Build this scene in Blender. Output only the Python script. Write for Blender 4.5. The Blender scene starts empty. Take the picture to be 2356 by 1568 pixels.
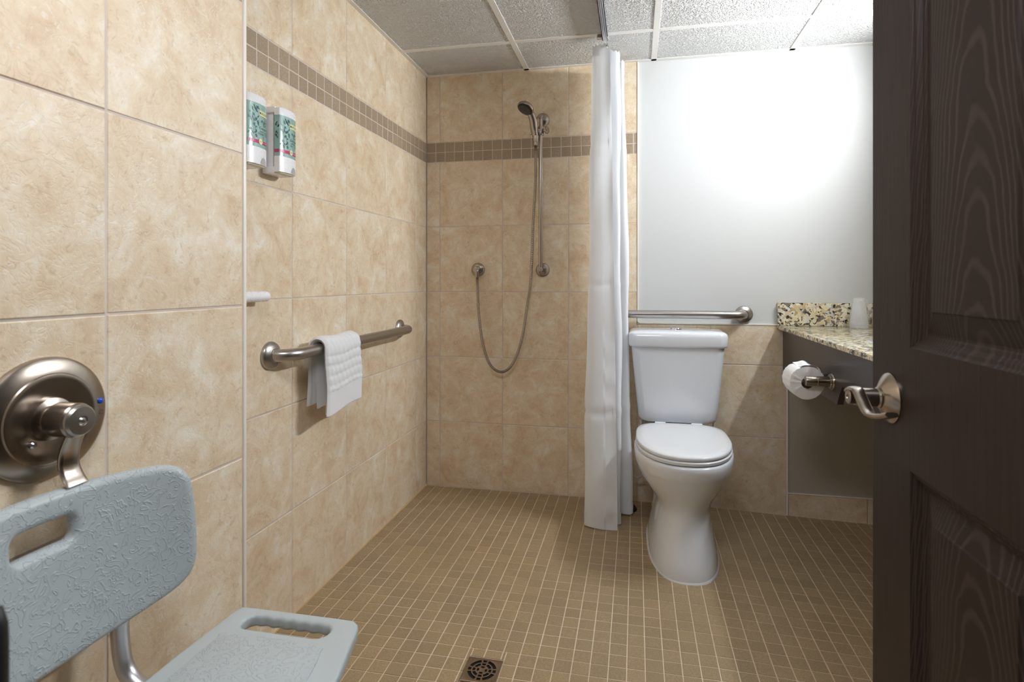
import bpy, bmesh, math, random
from mathutils import Vector, Matrix
random.seed(7)
PI = math.pi
SC = bpy.context.scene
COL = SC.collection
H = 2.0854            # ceiling height

# ------------------------------------------------------------------ camera, world, lights, exposure
cam = bpy.data.cameras.new('camera'); camo = bpy.data.objects.new('camera', cam); COL.objects.link(camo)
cam.sensor_width = 36.0; cam.lens = 36.0 * 1270.96 / 2356
cam.shift_x = (1178 - 1212.0) / 2356; cam.shift_y = (646.34 - 784) / 2356
cam.clip_start = 0.02
camo.location = (1.0536, -2.6803, 1.0439)
camo.rotation_euler = (PI / 2, 0, 0.1949)
cam.dof.use_dof = True; cam.dof.focus_distance = 2.3; cam.dof.aperture_fstop = 8.0
SC.camera = camo

w = bpy.data.worlds.new('world'); SC.world = w; w.use_nodes = True
w.node_tree.nodes['Background'].inputs[0].default_value = (1.0, 0.95, 0.88, 1)
w.node_tree.nodes['Background'].inputs[1].default_value = 0.03

def area(name, loc, rot, sx, sy, power, col=(1, 1, 1)):
    l = bpy.data.lights.new(name, 'AREA'); l.shape = 'RECTANGLE'; l.size = sx; l.size_y = sy
    l.energy = power; l.color = col
    o = bpy.data.objects.new(name, l); o.location = loc; o.rotation_euler = rot; COL.objects.link(o); return o
VANITY = 72.0      # radiance of the lit diffuser of the vanity fixture on the right wall (built with it below)
# unseen ceiling lamp by the entrance, added as fill for the near wall
area('fill_light', (0.83, -2.39, H - 0.012), (0, 0, 0), 0.5, 0.38, 5.5, (0.91, 0.92, 1.0))

SC.view_settings.view_transform = 'Standard'; SC.view_settings.look = 'None'
SC.view_settings.gamma = 1.0; SC.view_settings.use_curve_mapping = False
SC.view_settings.exposure = 0.97
SC.cycles.max_bounces = 10; SC.cycles.diffuse_bounces = 6; SC.cycles.transparent_max_bounces = 12
SC.cycles.use_denoising = True
SC.cycles.sample_clamp_indirect = 6.0

# ------------------------------------------------------------------ materials
def newmat(name):
    m = bpy.data.materials.new(name); m.use_nodes = True
    nt = m.node_tree; b = nt.nodes['Principled BSDF']; return m, nt, b
def N(nt, t, **kw):
    n = nt.nodes.new(t)
    for k, v in kw.items(): setattr(n, k, v)
    return n
def L(nt, a, b): nt.links.new(a, b)
def C4(c): return (c[0], c[1], c[2], 1)
def simple(name, col, rough=0.5, metal=0.0, spec=0.5, coat=0.0, bump=0.0, bscale=200):
    m, nt, b = newmat(name)
    b.inputs['Base Color'].default_value = C4(col); b.inputs['Roughness'].default_value = rough
    b.inputs['Metallic'].default_value = metal; b.inputs['Specular IOR Level'].default_value = spec
    b.inputs['Coat Weight'].default_value = coat; b.inputs['Coat Roughness'].default_value = 0.05
    tc = N(nt, 'ShaderNodeTexCoord'); no = N(nt, 'ShaderNodeTexNoise'); no.inputs['Scale'].default_value = bscale
    L(nt, tc.outputs['Object'], no.inputs['Vector'])
    rr = N(nt, 'ShaderNodeMapRange'); rr.inputs['To Min'].default_value = max(0, rough - .04); rr.inputs['To Max'].default_value = rough + .04
    L(nt, no.outputs[0], rr.inputs['Value']); L(nt, rr.outputs[0], b.inputs['Roughness'])
    if bump:
        bp = N(nt, 'ShaderNodeBump'); bp.inputs['Strength'].default_value = bump; bp.inputs['Distance'].default_value = 0.002
        L(nt, no.outputs[0], bp.inputs['Height']); L(nt, bp.outputs[0], b.inputs['Normal'])
    return m
def ramp(nt, stops):
    r = N(nt, 'ShaderNodeValToRGB'); e = r.color_ramp.elements
    e[0].position, e[0].color = stops[0][0], C4(stops[0][1]); e[1].position, e[1].color = stops[-1][0], C4(stops[-1][1])
    for p, c in stops[1:-1]:
        x = e.new(p); x.color = C4(c)
    return r
def rnd_coords(nt, mul=37.0):
    """object coordinates shifted by a random amount for every object and every loose piece"""
    tc = N(nt, 'ShaderNodeTexCoord'); oi = N(nt, 'ShaderNodeObjectInfo'); ge = N(nt, 'ShaderNodeNewGeometry')
    ad = N(nt, 'ShaderNodeMath', operation='ADD'); L(nt, oi.outputs['Random'], ad.inputs[0]); L(nt, ge.outputs['Random Per Island'], ad.inputs[1])
    fr = N(nt, 'ShaderNodeMath', operation='FRACT'); L(nt, ad.outputs[0], fr.inputs[0])
    cb = N(nt, 'ShaderNodeCombineXYZ'); 
    for i, k in enumerate((mul, mul * 1.7, mul * .6)):
        mm = N(nt, 'ShaderNodeMath', operation='MULTIPLY'); mm.inputs[1].default_value = k
        L(nt, fr.outputs[0], mm.inputs[0]); L(nt, mm.outputs[0], cb.inputs[i])
    va = N(nt, 'ShaderNodeVectorMath', operation='ADD'); L(nt, tc.outputs['Object'], va.inputs[0]); L(nt, cb.outputs[0], va.inputs[1])
    return va.outputs[0], fr.outputs[0]

def mat_travertine():
    m, nt, b = newmat('beige_travertine_tile')
    v, r = rnd_coords(nt)
    n1 = N(nt, 'ShaderNodeTexNoise'); n1.inputs['Scale'].default_value = 11; n1.inputs['Detail'].default_value = 10; n1.inputs['Roughness'].default_value = .72; n1.inputs['Distortion'].default_value = .5
    L(nt, v, n1.inputs['Vector'])
    cr = ramp(nt, [(.30, (.625, .465, .30)), (.45, (.73, .59, .415)), (.55, (.785, .67, .505)), (.66, (.855, .795, .68))]); L(nt, n1.outputs[0], cr.inputs[0])
    n2 = N(nt, 'ShaderNodeTexNoise'); n2.inputs['Scale'].default_value = 55; n2.inputs['Detail'].default_value = 5; n2.inputs['Distortion'].default_value = 1.6
    L(nt, v, n2.inputs['Vector'])
    r2 = ramp(nt, [(.30, (.80, .73, .65)), (.42, (1, 1, 1)), (.60, (1, 1, 1)), (.70, (1.1, 1.08, 1.05))]); L(nt, n2.outputs[0], r2.inputs[0])
    mx = N(nt, 'ShaderNodeMixRGB', blend_type='MULTIPLY'); mx.inputs[0].default_value = .7
    L(nt, cr.outputs[0], mx.inputs[1]); L(nt, r2.outputs[0], mx.inputs[2])
    L(nt, mx.outputs[0], b.inputs['Base Color'])
    # little swirling worm-like ridges
    n3 = N(nt, 'ShaderNodeTexNoise'); n3.inputs['Scale'].default_value = 34; n3.inputs['Detail'].default_value = 2; n3.inputs['Distortion'].default_value = 2.2
    L(nt, v, n3.inputs['Vector'])
    s = N(nt, 'ShaderNodeMath', operation='SUBTRACT'); s.inputs[1].default_value = .5; L(nt, n3.outputs[0], s.inputs[0])
    a = N(nt, 'ShaderNodeMath', operation='ABSOLUTE'); L(nt, s.outputs[0], a.inputs[0])
    mr = N(nt, 'ShaderNodeMapRange'); mr.inputs['From Max'].default_value = .05; L(nt, a.outputs[0], mr.inputs['Value'])
    vr = N(nt, 'ShaderNodeMapRange'); vr.inputs['From Max'].default_value = .03; vr.inputs['To Min'].default_value = .7; vr.inputs['To Max'].default_value = 0; L(nt, a.outputs[0], vr.inputs['Value'])
    vn = N(nt, 'ShaderNodeTexNoise'); vn.inputs['Scale'].default_value = 13; L(nt, v, vn.inputs['Vector'])
    vm = N(nt, 'ShaderNodeMapRange'); vm.inputs['From Min'].default_value = .45; vm.inputs['From Max'].default_value = .62; L(nt, vn.outputs[0], vm.inputs['Value'])
    vf = N(nt, 'ShaderNodeMath', operation='MULTIPLY'); L(nt, vr.outputs[0], vf.inputs[0]); L(nt, vm.outputs[0], vf.inputs[1])
    vx = N(nt, 'ShaderNodeMixRGB'); L(nt, vf.outputs[0], vx.inputs[0]); L(nt, mx.outputs[0], vx.inputs[1]); vx.inputs[2].default_value = (.88, .82, .72, 1); L(nt, vx.outputs[0], b.inputs['Base Color'])
    ad = N(nt, 'ShaderNodeMath', operation='ADD'); L(nt, mr.outputs[0], ad.inputs[0]); L(nt, n2.outputs[0], ad.inputs[1])
    bp = N(nt, 'ShaderNodeBump'); bp.inputs['Strength'].default_value = .22; bp.inputs['Distance'].default_value = .0012
    L(nt, ad.outputs[0], bp.inputs['Height']); L(nt, bp.outputs[0], b.inputs['Normal'])
    b.inputs['Roughness'].default_value = .42; b.inputs['Specular IOR Level'].default_value = .4
    return m
def mat_mosaic(name, c1, c2, rough=.5, stain=False):
    m, nt, b = newmat(name)
    v, r = rnd_coords(nt)
    n1 = N(nt, 'ShaderNodeTexNoise'); n1.inputs['Scale'].default_value = 330; n1.inputs['Detail'].default_value = 3
    L(nt, v, n1.inputs['Vector'])
    cr = ramp(nt, [(.36, c1), (.6, c2), (.74, tuple(min(1, x * 1.35) for x in c2))]); L(nt, n1.outputs[0], cr.inputs[0])
    mr = N(nt, 'ShaderNodeMapRange'); mr.inputs['To Min'].default_value = .92; mr.inputs['To Max'].default_value = 1.06; L(nt, r, mr.inputs['Value'])
    mx = N(nt, 'ShaderNodeMixRGB', blend_type='MULTIPLY'); mx.inputs[0].default_value = 1
    L(nt, cr.outputs[0], mx.inputs[1]); L(nt, mr.outputs[0], mx.inputs[2]); L(nt, mx.outputs[0], b.inputs['Base Color'])
    bp = N(nt, 'ShaderNodeBump'); bp.inputs['Strength'].default_value = .12; bp.inputs['Distance'].default_value = .0006
    L(nt, n1.outputs[0], bp.inputs['Height']); L(nt, bp.outputs[0], b.inputs['Normal'])
    b.inputs['Roughness'].default_value = rough
    return m
def mat_grout(name, c1, c2, scale=4):
    m, nt, b = newmat(name)
    tc = N(nt, 'ShaderNodeTexCoord')
    n1 = N(nt, 'ShaderNodeTexNoise'); n1.inputs['Scale'].default_value = scale; n1.inputs['Detail'].default_value = 4; L(nt, tc.outputs['Object'], n1.inputs['Vector'])
    cr = ramp(nt, [(.4, c1), (.6, c2)]); L(nt, n1.outputs[0], cr.inputs[0]); L(nt, cr.outputs[0], b.inputs['Base Color'])
    b.inputs['Roughness'].default_value = .85
    return m
def mat_ceiling():
    m, nt, b = newmat('stippled_ceiling_board')
    v, r = rnd_coords(nt)
    n1 = N(nt, 'ShaderNodeTexNoise'); n1.inputs['Scale'].default_value = 115; n1.inputs['Detail'].default_value = 2.5; n1.inputs['Distortion'].default_value = .8; L(nt, v, n1.inputs['Vector'])
    mr = N(nt, 'ShaderNodeMapRange'); mr.inputs['From Min'].default_value = .38; mr.inputs['From Max'].default_value = .62; L(nt, n1.outputs[0], mr.inputs['Value'])
    bp = N(nt, 'ShaderNodeBump'); bp.inputs['Strength'].default_value = 1.0; bp.inputs['Distance'].default_value = .009
    L(nt, mr.outputs[0], bp.inputs['Height']); L(nt, bp.outputs[0], b.inputs['Normal'])
    b.inputs['Base Color'].default_value = (.87, .87, .86, 1); b.inputs['Roughness'].default_value = .55
    return m
def mat_granite():
    m, nt, b = newmat('gold_black_granite')
    tc = N(nt, 'ShaderNodeTexCoord')
    nz = N(nt, 'ShaderNodeTexNoise'); nz.inputs['Scale'].default_value = 40; L(nt, tc.outputs['Object'], nz.inputs['Vector'])
    ms = N(nt, 'ShaderNodeMixRGB'); ms.inputs[0].default_value = .035; L(nt, tc.outputs['Object'], ms.inputs[1]); L(nt, nz.outputs[1], ms.inputs[2])
    vo = N(nt, 'ShaderNodeTexVoronoi'); vo.inputs['Scale'].default_value = 62; L(nt, ms.outputs[0], vo.inputs['Vector'])
    sep = N(nt, 'ShaderNodeSeparateColor'); L(nt, vo.outputs['Color'], sep.inputs[0])
    cr = ramp(nt, [(.0, (.60, .49, .28)), (.25, (.74, .66, .44)), (.5, (.82, .78, .62)), (.64, (.50, .36, .18)), (.78, (.72, .74, .68)), (.9, (.20, .17, .13))]); L(nt, sep.outputs[0], cr.inputs[0])
    n2 = N(nt, 'ShaderNodeTexNoise'); n2.inputs['Scale'].default_value = 62; n2.inputs['Detail'].default_value = 4; n2.inputs['Distortion'].default_value = .8; L(nt, tc.outputs['Object'], n2.inputs['Vector'])
    r2 = ramp(nt, [(.555, (0, 0, 0)), (.605, (1, 1, 1))]); L(nt, n2.outputs[0], r2.inputs[0])
    mx = N(nt, 'ShaderNodeMixRGB'); L(nt, r2.outputs[0], mx.inputs[0]); L(nt, cr.outputs[0], mx.inputs[1]); mx.inputs[2].default_value = (.035, .033, .04, 1)
    L(nt, mx.outputs[0], b.inputs['Base Color']); b.inputs['Roughness'].default_value = .16
    return m
def mat_metal(name, col, rough=.3, aniso=.0):
    m, nt, b = newmat(name)
    tc = N(nt, 'ShaderNodeTexCoord'); n1 = N(nt, 'ShaderNodeTexNoise'); n1.inputs['Scale'].default_value = 25; L(nt, tc.outputs['Object'], n1.inputs['Vector'])
    mr = N(nt, 'ShaderNodeMapRange'); mr.inputs['To Min'].default_value = rough - .01; mr.inputs['To Max'].default_value = rough + .01; L(nt, n1.outputs[0], mr.inputs['Value']); L(nt, mr.outputs[0], b.inputs['Roughness'])
    b.inputs['Base Color'].default_value = C4(col); b.inputs['Metallic'].default_value = 1
    b.inputs['Anisotropic'].default_value = aniso
    return m
def mat_darkwood():
    m, nt, b = newmat('espresso_wood')
    tc = N(nt, 'ShaderNodeTexCoord'); mp = N(nt, 'ShaderNodeMapping'); mp.inputs['Scale'].default_value = (60, 60, 2.5); L(nt, tc.outputs['Object'], mp.inputs[0])
    n1 = N(nt, 'ShaderNodeTexNoise'); n1.inputs['Scale'].default_value = 3; n1.inputs['Detail'].default_value = 5; L(nt, mp.outputs[0], n1.inputs['Vector'])
    cr = ramp(nt, [(.35, (.017, .0095, .0075)), (.65, (.027, .0165, .0135))]); L(nt, n1.outputs[0], cr.inputs[0]); L(nt, cr.outputs[0], b.inputs['Base Color'])
    bp = N(nt, 'ShaderNodeBump'); bp.inputs['Strength'].default_value = .15; bp.inputs['Distance'].default_value = .0008; L(nt, n1.outputs[0], bp.inputs['Height']); L(nt, bp.outputs[0], b.inputs['Normal'])
    b.inputs['Roughness'].default_value = .5; b.inputs['Specular IOR Level'].default_value = .3
    return m
def mat_cathedral():
    """raised door panel: parabolic oak cathedral grain, faint, centred on the panel"""
    m, nt, b = newmat('espresso_cathedral_grain')
    tc = N(nt, 'ShaderNodeTexCoord')
    nz = N(nt, 'ShaderNodeTexNoise'); nz.inputs['Scale'].default_value = 9; nz.inputs['Detail'].default_value = 3; L(nt, tc.outputs['Object'], nz.inputs['Vector'])
    sp = N(nt, 'ShaderNodeSeparateXYZ'); L(nt, tc.outputs['Object'], sp.inputs[0])
    def M(op, a, bb=None):
        n = N(nt, 'ShaderNodeMath', operation=op)
        for i, x in enumerate((a, bb)):
            if x is None: continue
            if isinstance(x, (int, float)): n.inputs[i].default_value = x
            else: L(nt, x, n.inputs[i])
        return n.outputs[0]
    y2 = M('POWER', M('ABSOLUTE', M('ADD', sp.outputs['Y'], .01)), 2.0)
    t = M('ADD', M('ADD', sp.outputs['Z'], M('MULTIPLY', y2, 62.0)), M('MULTIPLY', nz.outputs[0], .16))
    s = M('SINE', M('MULTIPLY', t, 112.0))
    mr = N(nt, 'ShaderNodeMapRange'); mr.inputs['From Min'].default_value = .3; mr.inputs['From Max'].default_value = 1; L(nt, s, mr.inputs['Value'])
    cr = ramp(nt, [(0, (.018, .0105, .0085)), (1, (.042, .029, .025))]); L(nt, mr.outputs[0], cr.inputs[0]); L(nt, cr.outputs[0], b.inputs['Base Color'])
    bp = N(nt, 'ShaderNodeBump'); bp.inputs['Strength'].default_value = .25; bp.inputs['Distance'].default_value = .0008; L(nt, mr.outputs[0], bp.inputs['Height']); L(nt, bp.outputs[0], b.inputs['Normal'])
    b.inputs['Roughness'].default_value = .5; b.inputs['Specular IOR Level'].default_value = .3
    return m
def mat_pebbled(name, col):
    m, nt, b = newmat(name)
    tc = N(nt, 'ShaderNodeTexCoord'); n1 = N(nt, 'ShaderNodeTexNoise'); n1.inputs['Scale'].default_value = 46; n1.inputs['Detail'].default_value = 1; n1.inputs['Distortion'].default_value = 2.0
    L(nt, tc.outputs['Object'], n1.inputs['Vector'])
    s = N(nt, 'ShaderNodeMath', operation='SUBTRACT'); s.inputs[1].default_value = .5; L(nt, n1.outputs[0], s.inputs[0])
    a = N(nt, 'ShaderNodeMath', operation='ABSOLUTE'); L(nt, s.outputs[0], a.inputs[0])
    mr = N(nt, 'ShaderNodeMapRange'); mr.inputs['From Max'].default_value = .045; mr.inputs['To Min'].default_value = 1; mr.inputs['To Max'].default_value = 0; L(nt, a.outputs[0], mr.inputs['Value'])
    bp = N(nt, 'ShaderNodeBump'); bp.inputs['Strength'].default_value = .5; bp.inputs['Distance'].default_value = .0018; L(nt, mr.outputs[0], bp.inputs['Height']); L(nt, bp.outputs[0], b.inputs['Normal'])
    b.inputs['Base Color'].default_value = C4(col); b.inputs['Roughness'].default_value = .38
    return m
def mat_cloth(name, col, bump=.15, scale=900):
    m = simple(name, col, .9, 0, .2, 0, bump, scale); return m
def mat_emit(name, col, s):
    m, nt, b = newmat(name); b.inputs['Base Color'].default_value = C4(col)
    b.inputs['Emission Color'].default_value = C4(col); b.inputs['Emission Strength'].default_value = s; return m
def mat_clear(name, col, rough=.08, alpha=.45):
    m, nt, b = newmat(name); b.inputs['Base Color'].default_value = C4(col); b.inputs['Roughness'].default_value = rough
    b.inputs['Alpha'].default_value = alpha; b.inputs['IOR'].default_value = 1.45; b.inputs['Coat Weight'].default_value = .6
    return m

TILE = mat_travertine()
BAND = mat_mosaic('taupe_mosaic_band', (.33, .25, .165), (.40, .315, .22), .5)
FMOS = mat_mosaic('tan_floor_mosaic', (.31, .225, .125), (.385, .29, .17), .42)
GROUT = mat_grout('pinkish_grey_grout', (.62, .54, .48), (.70, .62, .56))
FGROUT = mat_grout('sandy_floor_grout', (.70, .55, .37), (.76, .66, .52), 2.5)
PAINT = simple('white_wall_paint', (.62, .635, .64), .6, bump=.04, bscale=160)
UNDER = simple('taupe_lower_wall', (.45, .42, .35), .6, bump=.04, bscale=160)  # flat taupe, darker than the wall above the counter
TAUPE = simple('taupe_wall_paint', (.42, .36, .29), .6, bump=.04, bscale=160)
TRIM = simple('cream_edge_trim', (.88, .84, .77), .35)
CEIL = mat_ceiling()
TBAR = simple('ceiling_grid_white', (.80, .79, .76), .45)
PORC = simple('white_porcelain', (.78, .815, .865), .10, coat=.5)
SEATP = simple('white_seat_plastic', (.81, .845, .89), .18)
NICKEL = mat_metal('brushed_nickel', (.42, .37, .32), .25, .3)
STEEL = mat_metal('brushed_stainless', (.45, .43, .41), .33, .3)
CHROME = mat_metal('chrome', (.75, .76, .78), .12)
ALU = mat_metal('anodised_aluminium', (.66, .66, .68), .36)
DRAINM = mat_metal('drain_bronze_steel', (.42, .36, .31), .24)
GRAN = mat_granite()
WOOD = mat_darkwood(); CATH = mat_cathedral()
APRON = simple('espresso_laminate', (.045, .034, .032), .33)
GREYP = mat_pebbled('grey_pebbled_plastic', (.46, .52, .538))
GREYS = simple('grey_plastic_smooth', (.46, .52, .538), .36)
CLOTH = mat_cloth('white_curtain_fabric', (.88, .905, .94), .05, 700)
_nt = CLOTH.node_tree; _tr = N(_nt, 'ShaderNodeBsdfTranslucent'); _tr.inputs[0].default_value = (.9, .9, .9, 1); _mx = N(_nt, 'ShaderNodeMixShader'); _mx.inputs[0].default_value = .22
L(_nt, _nt.nodes['Principled BSDF'].outputs[0], _mx.inputs[1]); L(_nt, _tr.outputs[0], _mx.inputs[2]); L(_nt, _mx.outputs[0], _nt.nodes['Material Output'].inputs[0])
TERRY = mat_cloth('white_terry', (.87, .89, .92), .6, 1500)
PAPER = simple('tissue_paper', (.85, .85, .86), .9, bump=.4, bscale=90)
CARD = simple('tissue_core_card', (.30, .25, .20), .9)
WPLAS = simple('white_plastic', (.86, .87, .91), .28)
GPLAS = simple('grey_plastic_shadow', (.45, .45, .44), .4)
GREEN = simple('green_label_print', (.30, .50, .46), .14, coat=.6)
DGREEN = simple('dark_leaf_print', (.03, .10, .10), .3)
INK = simple('black_print', (.03, .05, .05), .4)
YEL = simple('pale_yellow_print', (.80, .78, .45), .3)
PINK = simple('magenta_print', (.55, .03, .16), .3)
WINK = simple('white_print', (.9, .9, .9), .3)
BLACK = simple('black_rubber', (.012, .012, .014), .5)
HOLE = simple('drain_hole_black', (.004, .004, .004), .9)
BLUE = simple('blue_dot', (.01, .08, .6), .2); RED = simple('red_dot', (.6, .02, .02), .2)
CUP = mat_clear('clear_cup_plastic', (.86, .89, .9), .12, .5)
WRAP = mat_clear('crinkled_film', (.95, .96, .97), .1, .22)
GLOW = mat_emit('frosted_lit_glass', (.95, .98, 1.0), VANITY)
FILL = mat_emit('fill_panel_glow', (1, .96, .9), 2.2)  # glow of the added fill panel

# ------------------------------------------------------------------ helpers
def wloc(o):
    v = Vector((0, 0, 0))
    while o: v += o.location; o = o.parent
    return v
def link(name, me, mat, parent=None, label=None, kind=None, loc=None):
    o = bpy.data.objects.new(name, me); COL.objects.link(o)
    if mat and not me.materials: me.materials.append(mat)
    if parent: o.parent = parent
    if loc is not None: o.location = loc
    if label: o['label'] = label
    if kind: o['kind'] = kind
    return o
def smooth_mesh(me, ang=40):
    for p in me.polygons: p.use_smooth = True
    try: me.set_sharp_from_angle(angle=math.radians(ang))
    except Exception: pass
def obj(name, vf, mat, parent=None, smooth=0, label=None, kind=None, recenter=False):
    """vf = (verts in world space, faces); stored relative to the parent's world position"""
    off = wloc(parent) if parent else Vector((0, 0, 0))
    vs = [Vector(v) - off for v in vf[0]]
    o_loc = None
    if recenter:
        c = sum(vs, Vector()) / len(vs); vs = [v - c for v in vs]; o_loc = c
    me = bpy.data.meshes.new(name); me.from_pydata([tuple(v) for v in vs], [], vf[1]); me.validate(); me.update()
    bm = bmesh.new(); bm.from_mesh(me); bmesh.ops.recalc_face_normals(bm, faces=bm.faces); bm.to_mesh(me); bm.free()
    if smooth: smooth_mesh(me, smooth)
    return link(name, me, mat, parent, label, kind, o_loc)
def thing(name, loc, label, cat, group=None):
    o = bpy.data.objects.new(name, None); o.empty_display_size = .05; COL.objects.link(o); o.location = loc
    o['label'] = label; o['category'] = cat
    if group: o['group'] = group
    return o
def join(*vfs):
    V, F = [], []
    for v, f in vfs:
        n = len(V); V += [tuple(x) for x in v]; F += [tuple(i + n for i in q) for q in f]
    return V, F
def box(x0, x1, y0, y1, z0, z1, bev=0.0, seg=2):
    bm = bmesh.new(); bmesh.ops.create_cube(bm, size=1)
    for v in bm.verts:
        v.co = Vector(((x0 + x1) / 2 + v.co.x * (x1 - x0), (y0 + y1) / 2 + v.co.y * (y1 - y0), (z0 + z1) / 2 + v.co.z * (z1 - z0)))
    if bev: bmesh.ops.bevel(bm, geom=bm.edges[:], offset=bev, segments=seg, affect='EDGES', profile=.5)
    bm.verts.ensure_lookup_table()
    r = ([tuple(v.co) for v in bm.verts], [tuple(v.index for v in f.verts) for f in bm.faces]); bm.free(); return r
def lathe(prof, seg=40, origin=(0, 0, 0), axis=(0, 0, 1), caps=True):
    """prof = [(r, h)] revolved around axis through origin"""
    q = Vector((0, 0, 1)).rotation_difference(Vector(axis).normalized()); o = Vector(origin)
    V, F = [], []
    for r, h in prof:
        for k in range(seg):
            a = 2 * PI * k / seg; V.append(tuple(o + q @ Vector((r * math.cos(a), r * math.sin(a), h))))
    for i in range(len(prof) - 1):
        for k in range(seg):
            F.append((i * seg + k, i * seg + (k + 1) % seg, (i + 1) * seg + (k + 1) % seg, (i + 1) * seg + k))
    if caps: F.append(tuple(range(seg))[::-1]); F.append(tuple(range((len(prof) - 1) * seg, len(prof) * seg)))
    return V, F
def catmull(pts, n=8, closed=False):
    P = [Vector(p) for p in pts]; out = []
    m = len(P) if closed else len(P) - 1
    for i in range(m):
        g = (lambda j: P[j % len(P)]) if closed else (lambda j: P[max(0, min(len(P) - 1, j))])
        a, b, c, d = g(i - 1), g(i), g(i + 1), g(i + 2)
        for k in range(n):
            t = k / n
            out.append(.5 * ((2 * b) + (c - a) * t + (2 * a - 5 * b + 4 * c - d) * t * t + (3 * b - a - 3 * c + d) * t ** 3))
    if not closed: out.append(P[-1])
    return out
def tube(pts, r, seg=14, rfun=None, sx=1.0):
    P = [Vector(p) for p in pts]; V, F = [], []
    t0 = (P[1] - P[0]).normalized(); up = Vector((0, 0, 1)) if abs(t0.z) < .9 else Vector((0, 1, 0))
    nrm = (up - t0 * up.dot(t0)).normalized(); prev = t0
    for i, p in enumerate(P):
        t = (P[min(i + 1, len(P) - 1)] - P[max(i - 1, 0)]).normalized()
        q = prev.rotation_difference(t); nrm = (q @ nrm); nrm = (nrm - t * nrm.dot(t)).normalized(); prev = t
        bn = t.cross(nrm); rr = rfun(i / (len(P) - 1)) if rfun else r
        for k in range(seg):
            a = 2 * PI * k / seg; V.append(tuple(p + nrm * rr * math.cos(a) + bn * rr * sx * math.sin(a)))
    for i in range(len(P) - 1):
        for k in range(seg):
            F.append((i * seg + k, i * seg + (k + 1) % seg, (i + 1) * seg + (k + 1) % seg, (i + 1) * seg + k))
    F.append(tuple(range(seg))[::-1]); F.append(tuple(range((len(P) - 1) * seg, len(P) * seg)))
    return V, F
def loft(rings, caps=True):
    n = len(rings[0]); V = [tuple(p) for r in rings for p in r]; F = []
    for i in range(len(rings) - 1):
        for k in range(n): F.append((i * n + k, i * n + (k + 1) % n, (i + 1) * n + (k + 1) % n, (i + 1) * n + k))
    if caps: F.append(tuple(range(n))[::-1]); F.append(tuple(range((len(rings) - 1) * n, len(rings) * n)))
    return V, F
def grid(fn, nu, nv):
    V = [tuple(fn(i / nu, j / nv)) for j in range(nv + 1) for i in range(nu + 1)]
    F = [(j * (nu + 1) + i, j * (nu + 1) + i + 1, (j + 1) * (nu + 1) + i + 1, (j + 1) * (nu + 1) + i) for j in range(nv) for i in range(nu)]
    return V, F
def curve_plate(outlines, thick, bev, bseg=3):
    """flat plate with holes from 2-D outlines (first the outside), rounded edges; a bmesh in XY centred on z=0"""
    bm = bmesh.new(); caps = {1: [], -1: []}
    for oi, ol in enumerate(outlines):
        P = []
        for p in ol:
            p = Vector((p[0], p[1]))
            if not P or (p - P[-1]).length > 2e-5: P.append(p)
        if (P[0] - P[-1]).length < 2e-5: P.pop()
        n = len(P); A = sum(P[k].x * P[(k + 1) % n].y - P[(k + 1) % n].x * P[k].y for k in range(n))
        sg = (1 if A > 0 else -1) * (1 if oi == 0 else -1); nr = []
        for k in range(n):
            a, b = (P[k] - P[k - 1]).normalized(), (P[(k + 1) % n] - P[k]).normalized()
            t = (a + b).normalized(); nr.append(Vector((-t.y, t.x)) * sg / max(.6, t.dot(a)))     # towards the material
        prof = [(bev * (1 - math.sin(q)), -thick / 2 + bev * (1 - math.cos(q))) for q in [PI / 2 * k / bseg for k in range(bseg + 1)]]
        prof += [(d, -z) for d, z in prof[::-1]]
        rings = [[bm.verts.new((P[k].x + nr[k].x * d, P[k].y + nr[k].y * d, z)) for k in range(n)] for d, z in prof]
        for a, b in zip(rings[:-1], rings[1:]):
            for k in range(n): bm.faces.new((a[k], a[(k + 1) % n], b[(k + 1) % n], b[k]))
        for s_, rg in ((-1, rings[0]), (1, rings[-1])):
            for k in range(n): caps[s_].append(bm.edges.get((rg[k], rg[(k + 1) % n])))
    for s_ in (1, -1):
        bmesh.ops.triangle_fill(bm, edges=caps[s_], use_beauty=True, use_dissolve=False)
    bmesh.ops.recalc_face_normals(bm, faces=bm.faces[:]); return bm
def rrect(w, h, r, n=8, cx=0, cy=0):
    out = []
    for sx, sy, a0 in ((1, 1, 0), (-1, 1, 90), (-1, -1, 180), (1, -1, 270)):
        for k in range(n + 1):
            a = math.radians(a0 + 90 * k / n)
            out.append((cx + sx * (w / 2 - r) + r * math.cos(a), cy + sy * (h / 2 - r) + r * math.sin(a)))
    return out
def bm_vf(bm, fn=lambda v: v):
    bm.verts.ensure_lookup_table(); bm.verts.index_update()
    r = ([tuple(fn(v.co)) for v in bm.verts], [tuple(v.index for v in f.verts) for f in bm.faces]); bm.free(); return r
def text_vf(s, size, fn, shear=0.0, space=1.0):
    """built-in font lettering mapped through fn(u, v) -> world point; u is centred"""
    cu = bpy.data.curves.new('t', 'FONT'); cu.body = s; cu.size = size; cu.align_x = 'CENTER'; cu.align_y = 'CENTER'; cu.shear = shear; cu.space_line = space; cu.resolution_u = 2
    t = bpy.data.objects.new('t', cu); COL.objects.link(t); dg = bpy.context.evaluated_depsgraph_get(); me = bpy.data.meshes.new_from_object(t.evaluated_get(dg))
    r = ([tuple(fn(v.co.x, v.co.y)) for v in me.vertices], [tuple(p.vertices) for p in me.polygons])
    bpy.data.objects.remove(t); bpy.data.curves.remove(cu); bpy.data.meshes.remove(me); return r

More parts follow.
